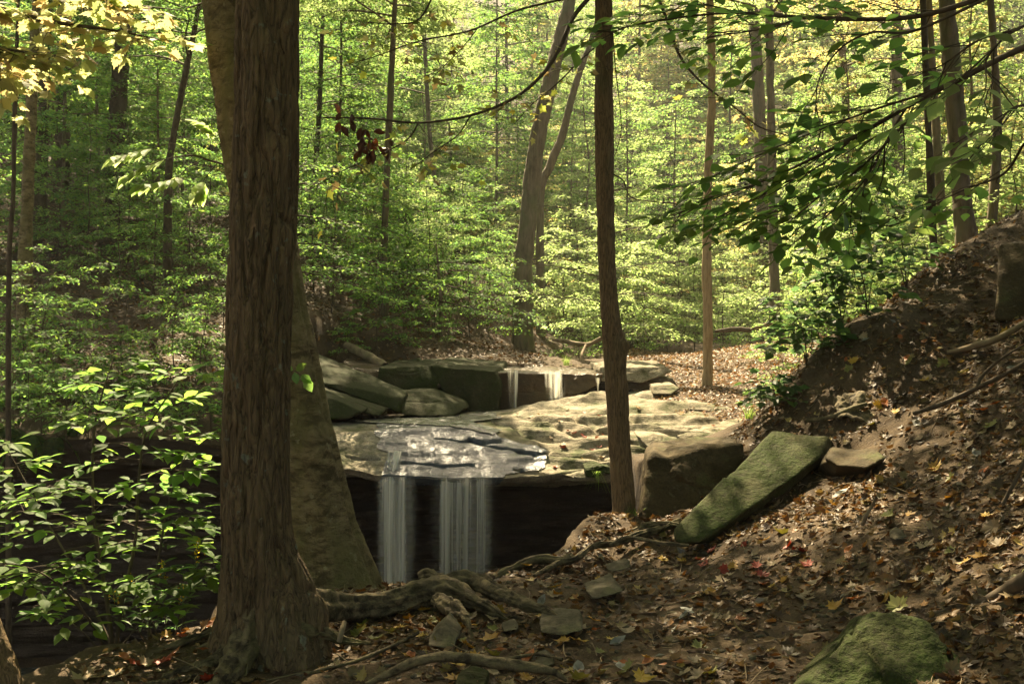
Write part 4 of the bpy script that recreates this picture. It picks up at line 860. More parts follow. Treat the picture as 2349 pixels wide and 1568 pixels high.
wood_tree([(1240,9,460),(1262,10,380),(1290,9,310),(1310,8,230),(1335,7,150),(1360,6,80)], 29, 'thin leaning tree just right of the thick pale leaning trunk', LIME, top=12, low=8)
wood_tree([(1622,16,905),(1623,12,860),(1624,11,760),(1621,11,600),(1624,10,420),(1632,9,250),(1632,9,120),(1630,9,50)], 19.2, 'slim straight trunk standing in full sun beside the leafy path', LIME, top=12.5, low=7.5, m='pale', k=24, nb=34, bl=4.6, fill=8)
wood_tree([(1760,17,640),(1748,15,420),(1742,14,260),(1735,13,120),(1728,12,40)], 33, 'pale bare trunk standing in bright woods between slim trunk and right edge', YELLOW, top=15, low=10.5)
wood_tree([(2225,28,640),(2215,24,520),(2203,22,400),(2192,21,250),(2180,20,120),(2172,18,0)], 16, 'stoutest rough trunk above the right slope', LIME, top=12, low=6.8, nb=34, bl=4.6, k=28, fill=9)
wood_tree([(2152,10,640),(2142,9,560),(2135,9,420),(2128,8,260),(2124,8,150),(2120,7,60)], 12.5, 'thin dark pole trunk in front of the stoutest right slope trunk', GREEN, top=11.5, low=5, m='twig', nb=36, bl=4.6, fill=9)
wood_tree([(2168,12,600),(2160,11,480),(2150,10,330),(2146,9,260)], 19, 'brown trunk half hidden behind the thin dark pole trunk', YELLOW, top=10, low=6.5)
wood_tree([(2272,12,560),(2280,11,440),(2288,10,300),(2284,9,180),(2278,8,80)], 17, 'crooked slim trunk nearest the right edge above the slope', LIME, top=10, low=6.5)
wood_tree([(1778,14,745),(1776,12,640),(1774,11,520),(1772,10,400),(1768,9,250),(1765,9,60)], 27, 'mossy trunk with a fallen branch at its foot beyond the sunny path', LIME, top=12, low=8)
wood_tree([(2062,12,420),(2058,12,200),(2056,11,60)], 30, 'grey trunk seen high among the right branch leaves', YELLOW, top=14, low=9)
wood_tree([(1940,9,420),(1938,8,200),(1925,8,60)], 34, 'forked looking slender trunk in yellow light far right of centre', YELLOW, top=14, low=9)
wood_tree([(58,16,590),(62,14,480),(66,13,380),(72,12,240),(76,11,160),(80,10,60)], 18.5, 'smooth pale trunk on the left slope', GREEN, top=12, low=6.5, m='beech')
wood_tree([(85,20,520),(90,18,380),(94,17,250),(100,15,100)], 27, 'dark trunk right behind the smooth pale left trunk', GREEN, top=14, low=8.5, nb=26, m='twig')
wood_tree([(140,18,500),(142,17,350),(146,16,200),(150,15,50)], 30, 'second dark trunk from the left edge on the left slope', GREEN, top=14, low=9, nb=26, m='twig')
wood_tree([(258,24,500),(265,20,340),(274,18,200),(284,17,80)], 27, 'broad dark trunk rising behind the yellow maple leaves', GREEN, top=14, low=8.5, nb=28, m='twig')
wood_tree([(385,9,430),(395,8,330),(415,7,220),(440,6,100),(455,5,20)], 22, 'thin slanting trunk left of the big pair', GREEN, top=11, low=6, m='twig')
wood_tree([(20,6,700),(30,5,450),(34,5,250),(40,4,60)], 13.5, 'very thin upright pole near the left edge', GREEN, top=7.5, low=5, nb=12, bl=1.6, m='twig', k=8)
wood_tree([(705,7,640),(715,6,480),(730,6,300),(738,5,100)], 30, 'thin dark pole just right of the big pair of trunks', GREEN, top=13, low=7, m='twig', k=10)
wood_tree([(880,9,620),(884,8,480),(892,8,300),(900,7,120)], 24.8, 'thin pole in the green woods between big trunk and leaning trunk', LIME, top=14, low=7.8, k=10, nb=54, bl=5.2, fill=20)  # crown packed dense to keep the sun off the water film
wood_tree([(1010,6,560),(1000,5,430),(985,5,300),(975,5,120)], 36, 'faint slender pole left of the thick leaning trunk', LIME, top=13, low=8.5, k=10)
# unseen canopy trees added so their crowns shade the gorge and bank
for x, y, lb, pal, bl in [(-4.1,15.9,'added tall shade tree hidden behind the big pair of trunks', GREEN, 4.6), (-5.35,20.5,'added tall shade tree farther behind the big pair of trunks', GREEN, 4.4),
                     (-10.5,11.5,'added tall shade tree beyond the left edge', GREEN, 4.8), (6.2,9.5,'added shade tree high on the right slope', GREEN, 4.2), (-3.2,-2.5,'added shade tree over the path, nearest behind the viewer on the left', GREEN, 4.6), (3.4,-2.8,'added shade tree over the path, nearest behind the viewer on the right', GREEN, 4.6),
                     (0.2,-8,'added shade tree far back along the path behind the viewer', GREEN, 5), (-8.5,-4,'added shade tree at the gorge side behind the viewer', GREEN, 5), (8.5,-3,'added shade tree on the slope behind the viewer', GREEN, 5), (9.5,4,'added shade tree at the top of the right slope', GREEN, 4.6)]:
    z = gz(x, y); t = thing('added_shade_tree', lb, 'tree', (x, y, z), 'added tall shade trees'); h = max(13, FRAME_TOP*y+6) - z
    pa = np.array([(0,0,-.3),(.05,.05,h*.3),(-.1,.1,h*.6),(0,.2,h*.85),(.1,.2,h)]); v, f = tube(pa, [.17,.13,.11,.07,.02], 80, 16, barkdisp(.012, 9, 2)); obj('trunk', mesh_np('trunk', v, f, M['farbark']), t)
    acc, lv = Acc(), Leaves(); lo = max(7.0 if y > 0 else 3.5, FRAME_TOP*y*.9)-z; sp = spline(pa, 80)
    crown_into(acc, lv, sp[sp[:, 2] > min(lo, h-3)], 34, bl, 9, .13, .06, pal, off=A(x, y, z), fill=7.0)
    obj('branches', acc.mesh('branches', M['farbark']), t); L0 = A(x, y, z)
    obj('crown', lv.mesh('crown', M['leaf'], 'diamond', lambda p: keep_canopy(p+L0)), t)

# ------------------------------------------------------------------ the woods: young trees in level tiers
def tmpl_tree(h, lo, nb, bl, tw, L, pal, tm='diamond', sr=.07, tl=.5, sp=.055):
    acc, lv = plant(h, lo, nb, bl, tw, tl, L, sp, pal, sr=sr, wig=.12, rise=.2, droop=.25, flat=.38, k=8, fill=2.9 if pal is GREEN else 2.3)
    return acc.mesh('trunk', M['farbark']), lv.mesh('crown', M['leaf'], tm)
TT = {}
TT['green'] = [tmpl_tree(11, .2, 46, 2.6, 8, .125, GREEN), tmpl_tree(8, .15, 40, 2.1, 8, .115, GREEN, sr=.05), tmpl_tree(5, .12, 30, 1.7, 7, .095, GREEN, sr=.03)]
TT['lime'] = [tmpl_tree(11, .2, 44, 2.5, 8, .125, LIME), tmpl_tree(8, .15, 40, 2.1, 8, .115, np.vstack([LIME, GREEN]), sr=.05), tmpl_tree(5, .12, 30, 1.8, 7, .095, LIME, sr=.03)]
TT['yellow'] = [tmpl_tree(10, .2, 40, 2.4, 7, .13, np.vstack([YELLOW, LIME]), 'star'), tmpl_tree(6, .15, 32, 1.9, 7, .12, np.vstack([YELLOW*1.2, YM[:2]]), 'star', .035)]
PROTO = {}
LBL = {'green': 'green leaved young tree among many in the shaded woods', 'lime': 'light green young tree among many in the sunlit woods', 'yellow': 'yellowing young tree among many in the sunlit woods'}
def put_tree(kind, i, x, y, s, rz):
    loc = A(x, y, gz(x, y)-.05); key = (kind, i); grp = {'green': 'green young trees of the woods', 'lime': 'light green young trees of the woods', 'yellow': 'yellowing young trees of the woods'}[kind]
    if key not in PROTO:
        t = thing('young_tree', LBL[kind], 'tree', loc, grp); t.rotation_euler = (0, 0, rz); t.scale = (s, s, s)
        obj('trunk', TT[kind][i][0], t); obj('crown', TT[kind][i][1], t); PROTO[key] = t; return t
    return copy_tree(PROTO[key], loc, rz, s, LBL[kind], grp)
placed = []
R = random.Random(5)
def free(x, y, r): return all((x-a)**2 + (y-b)**2 > r*r for a, b in placed)
def blocked(x, y, z0, z1, r):
    p = np.column_stack([np.full(12, x), np.full(12, y), np.linspace(z0, z1, 12)]); return in_gap(p, r).any()
cnt = 0
for _ in range(6000):
    if cnt >= 165: break
    y = 21 + 47*R.random()**1.3; px = R.uniform(-250, 2600); x = (px-W/2)/F*y
    if y < 26 and 700 < px < 1850: continue
    if y < 31 and 1000 < px < 1850: continue
    if 1190 < px < 1330 and y < 40: continue
    if not free(x, y, .9 + .018*y): continue
    left = px < 1000 - 200*R.random()
    if px < 520 and y < 25.5: continue
    k = R.random()
    kind = ('green' if k < .86 else 'lime' if k < .95 else 'yellow') if left else ('green' if k < .16 else 'lime' if k < .66 else 'yellow')
    i = R.choice([0, 1, 1, 2]) if kind != 'yellow' else R.choice([0, 1])
    if px < 520 and i == 2: i = 1
    s = R.uniform(.8, 1.25); z = gz(x, y)
    if blocked(x, y, z+1.5*s, z+10*s, 2.7): continue
    placed.append((x, y)); put_tree(kind, i, x, y, s, R.uniform(0, 6.28)); cnt += 1

cnt = 0
for _ in range(5000):                          # the wooded valley side that closes the view
    if cnt >= 120: break
    y = R.uniform(46, 92); px = R.uniform(-300, 2650); x = (px-W/2)/F*y
    if not free(x, y, 2.2): continue
    left = px < 900 - 300*R.random(); k = R.random()
    kind = ('green' if k < .8 else 'lime') if left else ('green' if k < .12 else 'lime' if k < .56 else 'yellow')
    placed.append((x, y)); put_tree(kind, R.choice([0, 0, 1]) if kind != 'yellow' else R.choice([0, 0, 1]), x, y, R.uniform(1.4, 2.1), R.uniform(0, 6.28)); cnt += 1

# ------------------------------------------------------------------ saplings of the understorey
def tmpl_sap(h, lo, nb, bl, tw, L, pal, sr=.012, sp=.05, tl=.55, tm='diamond', droop=.35, flat=.25):
    acc, lv = plant(h, lo, nb, bl, tw, tl, L, sp, pal, sr=sr, wig=.06*h/2, rise=.22, droop=droop, flat=flat, k=6, fill=3.0)
    return acc.mesh('stem', M['twig']), lv.mesh('leaves', M['leaf'], tm)
TS = {'tall': tmpl_sap(3.2, .25, 16, 1.3, 6, .085, GREEN, .018), 'mid': tmpl_sap(2.0, .25, 11, 1.0, 5, .08, GREEN), 'low': tmpl_sap(.9, .3, 7, .55, 4, .075, GREEN, .008), 'seedling': tmpl_sap(.38, .35, 5, .28, 3, .065, GREEN, .005),
      'bright': tmpl_sap(3.0, .2, 16, 1.5, 6, .09, LIME, .018), 'brightlow': tmpl_sap(1.5, .2, 10, .95, 5, .085, np.vstack([LIME, GREEN])), 'gold': tmpl_sap(2.4, .25, 12, 1.2, 5, .11, YELLOW, .015, .08, tm='star')}
SL = {'tall': ('tall green sapling with level sprays on the shaded wooded banks', 'tall green saplings'), 'mid': ('waist high green sapling with level sprays on the shaded wooded banks', 'waist high green saplings'), 'low': ('knee high leafy green plant growing from brown leaf litter', 'knee high green plants'),
      'seedling': ('tiny green seedling growing from brown leaf litter', 'tiny green seedlings'), 'bright': ('glowing light green sapling with level sprays in the sunlit valley', 'glowing saplings of the sunlit valley'),
      'brightlow': ('low light green bush in the sunlit valley beyond the falls', 'light green bushes of the sunlit valley'), 'gold': ('golden leaved sapling in the sunlit valley', 'golden saplings of the sunlit valley')}
SP = {}
def put_sap(k, px, Y, s=1.0, rz=None, loc=None):
    loc = onground(px, Y, -.02) if loc is None else loc; rz = R.uniform(0, 6.28) if rz is None else rz
    if k not in SP:
        t = thing('seedling' if k == 'seedling' else 'bush' if k in ('brightlow', 'low') else 'sapling', SL[k][0], 'bush' if k in ('brightlow', 'low') else 'sapling', loc, SL[k][1]); t.rotation_euler = (0, 0, rz); t.scale = (s, s, s)
        obj('stem', TS[k][0], t); obj('leaves', TS[k][1], t); SP[k] = t; return t
    return copy_tree(SP[k], loc, rz, s, SL[k][0], SL[k][1])
# hand placed: (kind, px, Y, scale)
for q in [('tall',60,22.5,1.2),('tall',210,23.5,1.2),('tall',350,22,1.1),('tall',130,25,1.3),('tall',270,21.5,1),('tall',430,23,1.1),('mid',180,18.5,.9),('tall',300,25,1.1),('tall',480,25,1.2),('mid',60,16,1),('mid',400,17,1),('low',470,17,1.2),('low',300,16,1.1),('low',100,16.3,1.2),('mid',510,19.5,1),
          ('tall',760,22.5,1.1),('tall',880,24.5,1.2),('tall',980,26,1.2),('tall',720,25,1.3),('mid',840,22.5,1.1),('tall',1080,25.5,1.0),('mid',1180,25,1.2),('mid',1000,23.5,.9),('tall',930,28,1.3),('tall',1060,31,1.3),('mid',1120,27,1.2),('low',800,21.3,1),('low',960,22.5,1),('low',900,22,.8),
          ('bright',1290,27,1.1),('bright',1400,27,1.2),('bright',1480,29,1.2),('bright',1560,31,1.2),('bright',1660,30,1.2),('bright',1720,33,1.3),('bright',1240,30,1.2),('brightlow',1330,25.5,1.1),('brightlow',1380,26,1),('brightlow',1480,27.5,1),('brightlow',1570,29,1.1),('brightlow',1650,30,1.1),('brightlow',1720,29.5,1.2),('bright',1830,28,1.3),
          ('brightlow',1860,26,1.3),('bright',1930,24,1.3),('bright',2040,22,1.2),('brightlow',1880,22,1.2),('brightlow',1980,20,1.2),('gold',1530,33,1.3),('gold',1450,31,1.2),('gold',1900,32,1.4),('bright',2130,20,1.2),('bright',2240,20,1.2),('brightlow',2080,18,1),('brightlow',2230,17,1.1),('bright',2330,18,1.2),('gold',2300,22,1.3),('gold',2000,28,1.4),
          ('brightlow',1800,24.5,1),('brightlow',1760,21,.6),('brightlow',1830,18,.9),('brightlow',1790,16,.7)]:
    if q[0] in ('gold', 'bright', 'tall'): placed.append(tuple(onground(q[1], q[2])[:2]))
    put_sap(*q)
n = 0
for _ in range(3000):
    if n > 150: break
    y = R.uniform(14.6, 34); px = R.uniform(-120, 1180); x = (px-W/2)/F*y
    if px > 560 and y < 21: continue
    if 1100 < px < 1330 and y < 30: continue
    z = gz(x, y)
    if pit_sd(A(x), A(y))[0] > -.3 and y > 14.5 and px > 0: z = max(z, -1.0) if False else z
    if 640 < px < 1180 and y < 28 and R.random() < .6: continue
    if z < -1.25 or (px < 560 and R.random() < .45): continue
    k = R.choice(['low', 'seedling', 'low', 'mid' if px > 560 else 'seedling', 'seedling', 'tall' if y > 22 and px > 560 else 'low']) ; put_sap(k, px, y, R.uniform(.75, 1.3)); n += 1
n = 0
for _ in range(2000):
    if n > 75: break
    y = R.uniform(28, 55); px = R.uniform(900, 2500); x = (px-W/2)/F*y
    if 1190 < px < 1300 and y < 40: continue
    k = R.choice(['bright', 'brightlow', 'gold', 'bright', 'brightlow', 'bright']); put_sap(k, px, y, R.uniform(1, 1.7)); n += 1
# ------------------------------------------------------------------ bush at the left, plants on the right crest
def big_plant(name, label, cat, loc, stems, pal, L, m='leaf_gloss', wid=1.0, group=None, flat=.22, sp=.055):
    t = thing(name, label, cat, loc, group)
    for s in stems:
        acc, lv = plant(acc=None, lv=None, pal=pal, L=L, sp=sp, flat=flat, **s)
        obj('stem', acc.mesh('stem', M['twig']), t); obj('leaves', lv.mesh('leaves', M[m], 'oval', wid=wid), t)
    return t
LB = A([.065,.13,.022],[.08,.145,.025],[.055,.115,.025],[.09,.15,.022])
b0 = onground(268, 5.35); 
def st(pxl, Y, **k):  # stem through measured points
    p = PP([(a, b, y) for a, b, y in pxl]) - b0; return dict(h=1, lo=.3, path=p, **k)
big_plant('bush', 'large leafy bush with bright tiered leaves before the dark hollow', 'bush', b0, [
    st([(258,1490,5.35),(245,1380,5.35),(222,1240,5.4),(213,1150,5.4),(214,1000,5.45),(235,900,5.5),(262,820,5.5)], 5, nb=13, bl=.62, tw=4, tl=.62, sr=.014, rise=.2, droop=.25),
    st([(265,1490,5.35),(280,1380,5.4),(310,1240,5.5),(318,1100,5.55),(335,990,5.6),(390,900,5.6),(430,840,5.6)], 5, nb=13, bl=.58, tw=4, tl=.6, sr=.012, rise=.2, droop=.25),
    st([(340,1470,5.4),(348,1380,5.45),(365,1270,5.5),(385,1160,5.5),(410,1080,5.55),(440,1020,5.55)], 5, nb=9, bl=.42, tw=4, tl=.6, sr=.009, rise=.15, droop=.25),
    st([(240,1485,5.3),(190,1400,5.1),(120,1330,5.0),(60,1300,4.95),(0,1290,4.9)], 5, nb=6, bl=.36, tw=3, tl=.6, sr=.008, rise=.2, droop=.3),
    st([(235,1500,5.25),(180,1440,5.2),(110,1400,5.2),(60,1390,5.2)], 5, nb=4, bl=.28, tw=2, tl=.6, sr=.006, rise=.2, droop=.3),
    st([(255,1480,5.35),(190,1340,5.5),(110,1200,5.6),(50,1090,5.7),(0,1000,5.7)], 5, nb=11, bl=.5, tw=4, tl=.6, sr=.009, rise=.2, droop=.25),
    st([(280,1480,5.35),(360,1380,5.3),(430,1320,5.3),(480,1280,5.3)], 5, nb=7, bl=.3, tw=3, tl=.6, sr=.006, rise=.2, droop=.3)], LB, .10, 'leaf', wid=1.05, sp=.075, flat=.2)
# narrow leaved herb with small yellow flowers under the bush
h0 = onground(390, 5.5); t = thing('goldenrod', 'narrow leaved herb with small yellow flowers beside the big trunk foot', 'plant', h0); acc, lv, fl = Acc(), Leaves(), Leaves()
for x, y, s in [(375,1290,.0),(455,1240,.05),(300,1330,-.1),(330,1340,.02),(420,1350,.06),(260,1360,0)]:
    e = P(x, y, 5.4)-h0; p = np.array([(e[0]*.3, e[1]*.5, 0), e*A(.8,.9,.6), e]); acc.add(*tube(p, [.004,.003,.0015], 14, 5)); q = spline(p, 30)
    for i in range(6, 30):
        a = i*2.4; lv.add(q[i][None], A([math.cos(a), math.sin(a), .35]), A([0, 0, 1])+rng.normal(0, .2, (1, 3)), rng.uniform(.06, .11), pick(DARKG, 1))
    fl = Leaves(); fl.add(q[-8:].repeat(4, 0)+rng.normal(0, .012, (32, 3)), rng.normal(0, 1, (32, 3)), rng.normal(0, 1, (32, 3)), .014, pick(A([.35,.24,.02],[.3,.2,.02]), 32)); obj('flower_head', fl.mesh('flower_head', M['leaf'], 'oval'), t)
obj('stem', acc.mesh('stem', M['twig']), t); obj('leaves', lv.mesh('leaves', M['leaf_gloss'], 'oval', wid=.45), t)
# sprig against the beech
s0 = P(672, 850, 6.6); t = thing('leafy_sprig', 'sprig of five bright green leaves against the leaning beech', 'plant', s0); acc, lv = Acc(), Leaves()
acc.add(*tube(np.array([(-.10,0,-.02),(0,0,0),(.04,0,-.02),(.09,0,-.06)]), [.003,.003,.002,.001], 12, 5))
lv.add(A([0,0,0],[.02,0,0],[.01,0,-.01],[.05,0,-.03],[.08,0,-.05]), A([-.6,0,.3],[.7,-.1,.5],[.2,0,-.9],[.9,-.1,-.6],[.5,0,-1]), A([0,-1,.4],[0,-1,.5],[.3,-1,.2],[0,-1,.6],[0,-1,.3]), A(.075,.085,.08,.09,.10), pick(GREEN, 5))
obj('stem', acc.mesh('stem', M['twig']), t); obj('leaves', lv.mesh('leaves', M['leaf_gloss'], 'oval', wid=1.3), t)

CREST = [(1990,742,10.2,'bushy dark leaved plant on the crest of the right slope',1.35,14,.6,.13),(1850,850,10.1,'sprawling dark plant at the lower end of the right crest',.75,12,.62,.13),(1780,930,9.7,'low dark leaved plant beside the leaning slab top',.42,8,.42,.11),
         (1930,780,10.3,'leggy dark leaved plant halfway along the right crest',.9,10,.5,.12),(2080,668,10.9,'tall dark leaved sapling high on the right crest',1.5,11,.6,.12)]
for x, y, Y, lb, h, nb, bl, L in CREST:
    big_plant('bush', lb, 'bush', onground(x, Y), [dict(h=h*k, lo=.3, nb=int(nb*k), bl=bl*k, tw=2, tl=.6, sr=.009*k, lean=l, rise=.25, droop=.4) for k, l in ((1, (-.25, -.1)), (.75, (.2, -.1)), (.7, (-.5, -.2)))], DARKG, L, group='dark leaved plants on the right crest', wid=1.25, flat=.35)
# ---- ferns on the left ledge
def fern(loc, nf, ln, label):
    t = thing('fern', label, 'fern', loc, 'ferns on the left ledge')
    acc, lv = Acc(), Leaves()
    for i in range(nf):
        a = math.pi*1.5 + (i-(nf-1)/2)*.45 + rng.normal(0, .2); d = A(math.cos(a), math.sin(a), 0); l = ln*rng.uniform(.7, 1.2); tt = np.linspace(0, 1, 7)[:, None]
        p = d*l*.6*tt + A(0, 0, 1)*l*(.35*tt - 1.1*tt*tt); q = spline(p, 34); acc.add(*tube(p, np.linspace(.004, .001, 7), 20, 4))
        s = A(-d[1], d[0], 0); w = np.sin(np.linspace(.25, 3.05, 30))*l*.17 + .012
        for sg in (1, -1): lv.add(q[4:], s*sg + nrm(np.gradient(q, axis=0))[4:]*.35, np.tile(A(d[0]*.5, d[1]*.5, 1), (30, 1)), w, pick(GREEN*.9, 30))
    obj('fronds', lv.mesh('fronds', M['leaf'], 'diamond', wid=.75), t); obj('stalks', acc.mesh('stalks', M['twig']), t)
for x, y, Y, nf, ln, lb in [(20,985,14.0,7,.62,'leftmost fern hanging over the ledge rim'),(75,1000,14.0,7,.68,'large fern hanging second from the left edge'),(130,1005,14.05,6,.55,'fern hanging third from the left edge'),(175,985,14.3,5,.5,'small fern at the right end of the hanging row'),(20,900,15.6,6,.5,'fern growing higher on the ledge at the left edge'),(300,955,15.0,6,.42,'bluish fern in the shade behind the bush')]:
    fern(P(x, y, Y), nf, ln, lb)
for _ in range(46):
    i, j = R.randrange(2, 42), R.randrange(90, 225); q = v2[i, j]
    put_sap(R.choice(['low', 'seedling', 'seedling', 'low', 'mid']), 0, 0, R.uniform(.8, 1.3), None, A(*q))
# ---- grass tufts
def tuft(x, y, Y, n, l, lb, loc=None, down=False):
    p = P(x, y, Y); v, f = [], []; 
    for i in range(n):
        a = rng.uniform(0, 6.28); d = A(math.cos(a), math.sin(a), 0); ll = l*rng.uniform(.5, 1.1); t = np.linspace(0, 1, 5)[:, None]
        c = rng.normal(0, .03, 3)*A(1, 1, 0) + d*ll*.5*t**1.5 + A(0, 0, 1)*ll*((-.1*t - .7*t*t) if down else (t - .35*t*t)); s = A(-d[1], d[0], 0)*.004*(1-t*.9)
        k = len(v)*10; v.append(np.vstack([c-s, c+s])); f.append(np.array([[j, j+1, j+6, j+5] for j in range(4)])+k)
    v = np.concatenate(v); obj('grass_tuft', mesh_np('grass_tuft', v, np.concatenate(f), M['leaf'], np.tile(A(.11,.17,.03), (len(v), 1))*rng.uniform(.7, 1.3, (len(v)//10, 1)).repeat(10, 0)), None, lb, 'grass', 'grass tufts', None, p)
tuft(1300, 838, 20.2, 60, .32, 'sunlit grass tuft on the bank above the wide cascade'); tuft(1370, 1080, 14.0, 40, .35, 'grass hanging from the moss cushion over the lip', down=True); tuft(1448, 1185, 8.85, 24, .16, 'grass blades at the foot of the straight middle tree'); tuft(1660,1010,14.6,60,.3,'grass on the dark bank behind the big boulder'); tuft(1720,960,10.2,40,.25,'grass beside the top of the leaning slab')

# ------------------------------------------------------------------ logs and sticks
def stick(pxl, label, name='branch', cat='branch', m='wood', k=10, n=40, amp=.006, side=(), ground=False, group=None):
    path = PP([q[:3] for q in pxl]); r = A(*[q[3]/F*q[2] for q in pxl]); loc = path.mean(0); acc = Acc()
    acc.add(*tube(path-loc, r, n, k, lambda v, t, th: amp*fbm(v*9, 3)))
    for s in side: acc.add(*tube(PP([q[:3] for q in s])-loc, [q[3]/F*q[2] for q in s], 16, 6))
    return obj(name, acc.mesh(name, M[m]), None, label, cat, group, None, loc)
stick([(795,792,21.2,9),(835,812,20.8,10),(885,840,20.2,11)], 'fallen log lying on the soil bank above the mossy blocks', 'log', 'log', amp=.03, k=16)
stick([(1545,832,7.6,6),(1700,812,7.7,7),(1840,795,7.8,7)] and [(2095,948,8.1,5),(2150,930,8.0,6),(2210,905,7.9,6),(2260,880,7.75,5),(2320,850,7.6,4),(2400,800,7.5,4)], 'dark curved fallen branch lying across the right slope', m='twig', side=[[(2240,890,7.8,4),(2255,860,7.8,4),(2300,820,7.7,3),(2349,790,7.6,2)]])
stick([(2175,808,9.0,5),(2230,795,8.8,8),(2290,775,8.6,8),(2349,742,8.4,6),(2420,700,8.3,5)], 'pale broken stick below the square boulder on the right slope')
stick([(2095,1425,4.9,12),(2160,1412,4.85,14),(2230,1395,4.8,15),(2300,1360,4.7,15),(2349,1330,4.6,14),(2450,1270,4.5,14)], 'thick dark curved branch in the bottom right corner', m='twig', amp=.012, k=14)
stick([(1978,1202,6.35,5),(1988,1180,6.3,5),(2000,1160,6.3,4),(2010,1140,6.25,3)], 'short pale stick standing out of the right slope')
stick([(2300,1155,5.6,4),(2330,1100,5.6,5),(2349,1060,5.6,5),(2380,1010,5.6,5)], 'dark stick leaning at the right edge of the slope', m='twig')
stick([(778,1470,5.0,7),(783,1450,5.0,7),(790,1425,5.05,6)], 'short broken stick leaning by the trunk foot')
stick([(1725,752,24.5,3),(1750,748,24.5,5),(1790,732,24.3,6),(1825,716,24,4)], 'brown broken branch propped beyond the sunny path', amp=.02)
stick([(1268,778,24.5,4),(1300,783,24.3,5),(1345,790,24,5),(1380,775,23.8,4)], 'mossy dead branch over the stream above the wide cascade', amp=.02, side=[[(1345,790,24,4),(1335,812,23.6,4),(1330,830,23.2,3)]])
stick([(420,752,18.6,6),(450,768,18.5,8),(490,790,18.4,9),(520,800,18.4,9)], 'crooked dead limb on the left slope beside the big trunk', amp=.03, k=12)
stick([(100,705,20,4),(150,735,19.6,5),(200,760,19.3,5),(240,790,18.9,4)], 'thin fallen pole lying down the left slope', amp=.02, side=[[(110,695,20,3),(180,740,19.6,3),(230,775,19.1,2)]])
stick([(1640,760,26.5,4),(1690,755,26.5,6),(1740,758,26.3,5)], 'dark log lying in bushes beyond the sunny path', 'log', 'log', 'twig', amp=.02)
rock('stump', [(1905,930,9.1),(1930,908,9.1),(1975,903,9.0),(2008,925,8.9),(2020,975,8.6),(1915,970,8.8)], (.1, .35, -.02), M['root'], 'gnarled mossy stump above the top of the leaning slab', 'stump', amp=.09, freq=6, sub=6, p=16)
stick([(1850,965,9.1,3),(1900,957,8.95,6),(1950,940,8.85,7),(1990,925,8.8,4)], 'bare grey root in front of the gnarled stump', 'exposed_root', 'root', 'root', amp=.012)
stick([(840,1568,4.5,7),(890,1545,4.5,10),(950,1518,4.5,12),(1010,1507,4.5,13),(1080,1510,4.5,13),(1150,1522,4.5,13),(1220,1530,4.5,11),(1270,1540,4.5,8),(1300,1560,4.5,4)], 'arched bare root spanning the bottom of the path', 'exposed_root', 'root', 'root', amp=.014, k=16, n=80)
stick([(700,1545,4.8,4),(800,1520,4.95,6),(880,1490,5.05,5),(960,1450,5.25,3)], 'thin surface root running from trunk foot toward the ridged stone', 'exposed_root', 'root', 'root', amp=.01, n=60)
stick([(1090,1530,4.75,4),(1160,1512,4.85,6),(1230,1500,4.95,4),(1290,1512,4.85,3)], 'low surface root above the arched root', 'exposed_root', 'root', 'root', amp=.008)
ta = Acc()
for _ in range(420):
    y = rng.uniform(3.7, 10.5); x = rng.uniform(-1.5, .52*y)
    if pit_sd(A(x), A(y))[0] > -.12: continue
    a = rng.uniform(0, 3.14); l = rng.uniform(.04, .22); e = A(math.cos(a), math.sin(a), 0)*l; p = A(x, y, gz(x, y)+.008); q = A(x+e[0], y+e[1], gz(x+e[0], y+e[1])+rng.uniform(.005, .05))
    ta.add(*tube(np.array([p, (p+q)/2+rng.normal(0, .01, 3), q]), [.003, .003, .0015], 5, 4))
obj('twig_litter', ta.mesh('twig_litter', M['wood']), None, 'thin broken twigs strewn over the bank', 'twigs', kind='stuff')

# ------------------------------------------------------------------ fallen leaves
BROWN = .85*A([.15,.10,.05],[.09,.053,.026],[.05,.03,.016],[.12,.09,.052],[.075,.042,.02],[.19,.14,.085],[.07,.054,.03],[.13,.075,.03],[.11,.10,.058])*A(1.15, .95, .70)
def litter(name, n, region, L, pal, tmpl, label, dens=None, lift=.012, tilt=.45):
    lv = Leaves(); x, y = region(n); k = pit_sd(x, y) < -.06; x, y = x[k], y[k]
    if dens is not None: k = rng.random(len(x)) < dens(x, y); x, y = x[k], y[k]
    z = ground_z(x, y); nn = nrm(gn(x, y) + rng.normal(0, tilt, (len(x), 3))); a = rng.uniform(0, 6.28, len(x))
    d = np.column_stack([np.cos(a), np.sin(a), np.zeros(len(x))]); d = d - nn*(d*nn).sum(1)[:, None]
    p = np.column_stack([x, y, z + rng.uniform(.002, lift, len(x))])
    lv.add(p, d, nn, rng.uniform(*L, len(x)), pick(pal, len(x), .3))
    obj(name, lv.mesh(name, M['litter'], tmpl), None, label, 'leaf litter', kind='stuff')
def near_reg(n):
    y = 3.5 + 8.3*rng.random(n)**.8; return rng.uniform(-.44, .62, n)*y, y
def near_d(x, y):
    path = np.exp(-((x-.2-.15*(y-5))/.75)**2)*sstep(8.2, 7, y); c = .5+.5*fbm(np.column_stack([x, y, 0*x])*1.6, 3)
    return (.20 + .8*sstep(.3, .7, c))*(1-.55*path)
litter('leaf_litter', 44000, near_reg, (.024, .066), BROWN, 'curl', 'brown curled dead leaves carpeting the near bank', near_d)
litter('leaf_litter', 15000, near_reg, (.038, .085), np.vstack([BROWN, BROWN, A([.22,.16,.045],[.24,.11,.03],[.2,.15,.06])]), 'maple_curl', 'brown and tan lobed dead leaves carpeting the near bank', near_d)
def left_reg(n):
    y = 14.3 + 22*rng.random(n); return (rng.uniform(-150, 1250, n)-W/2)/F*y, y
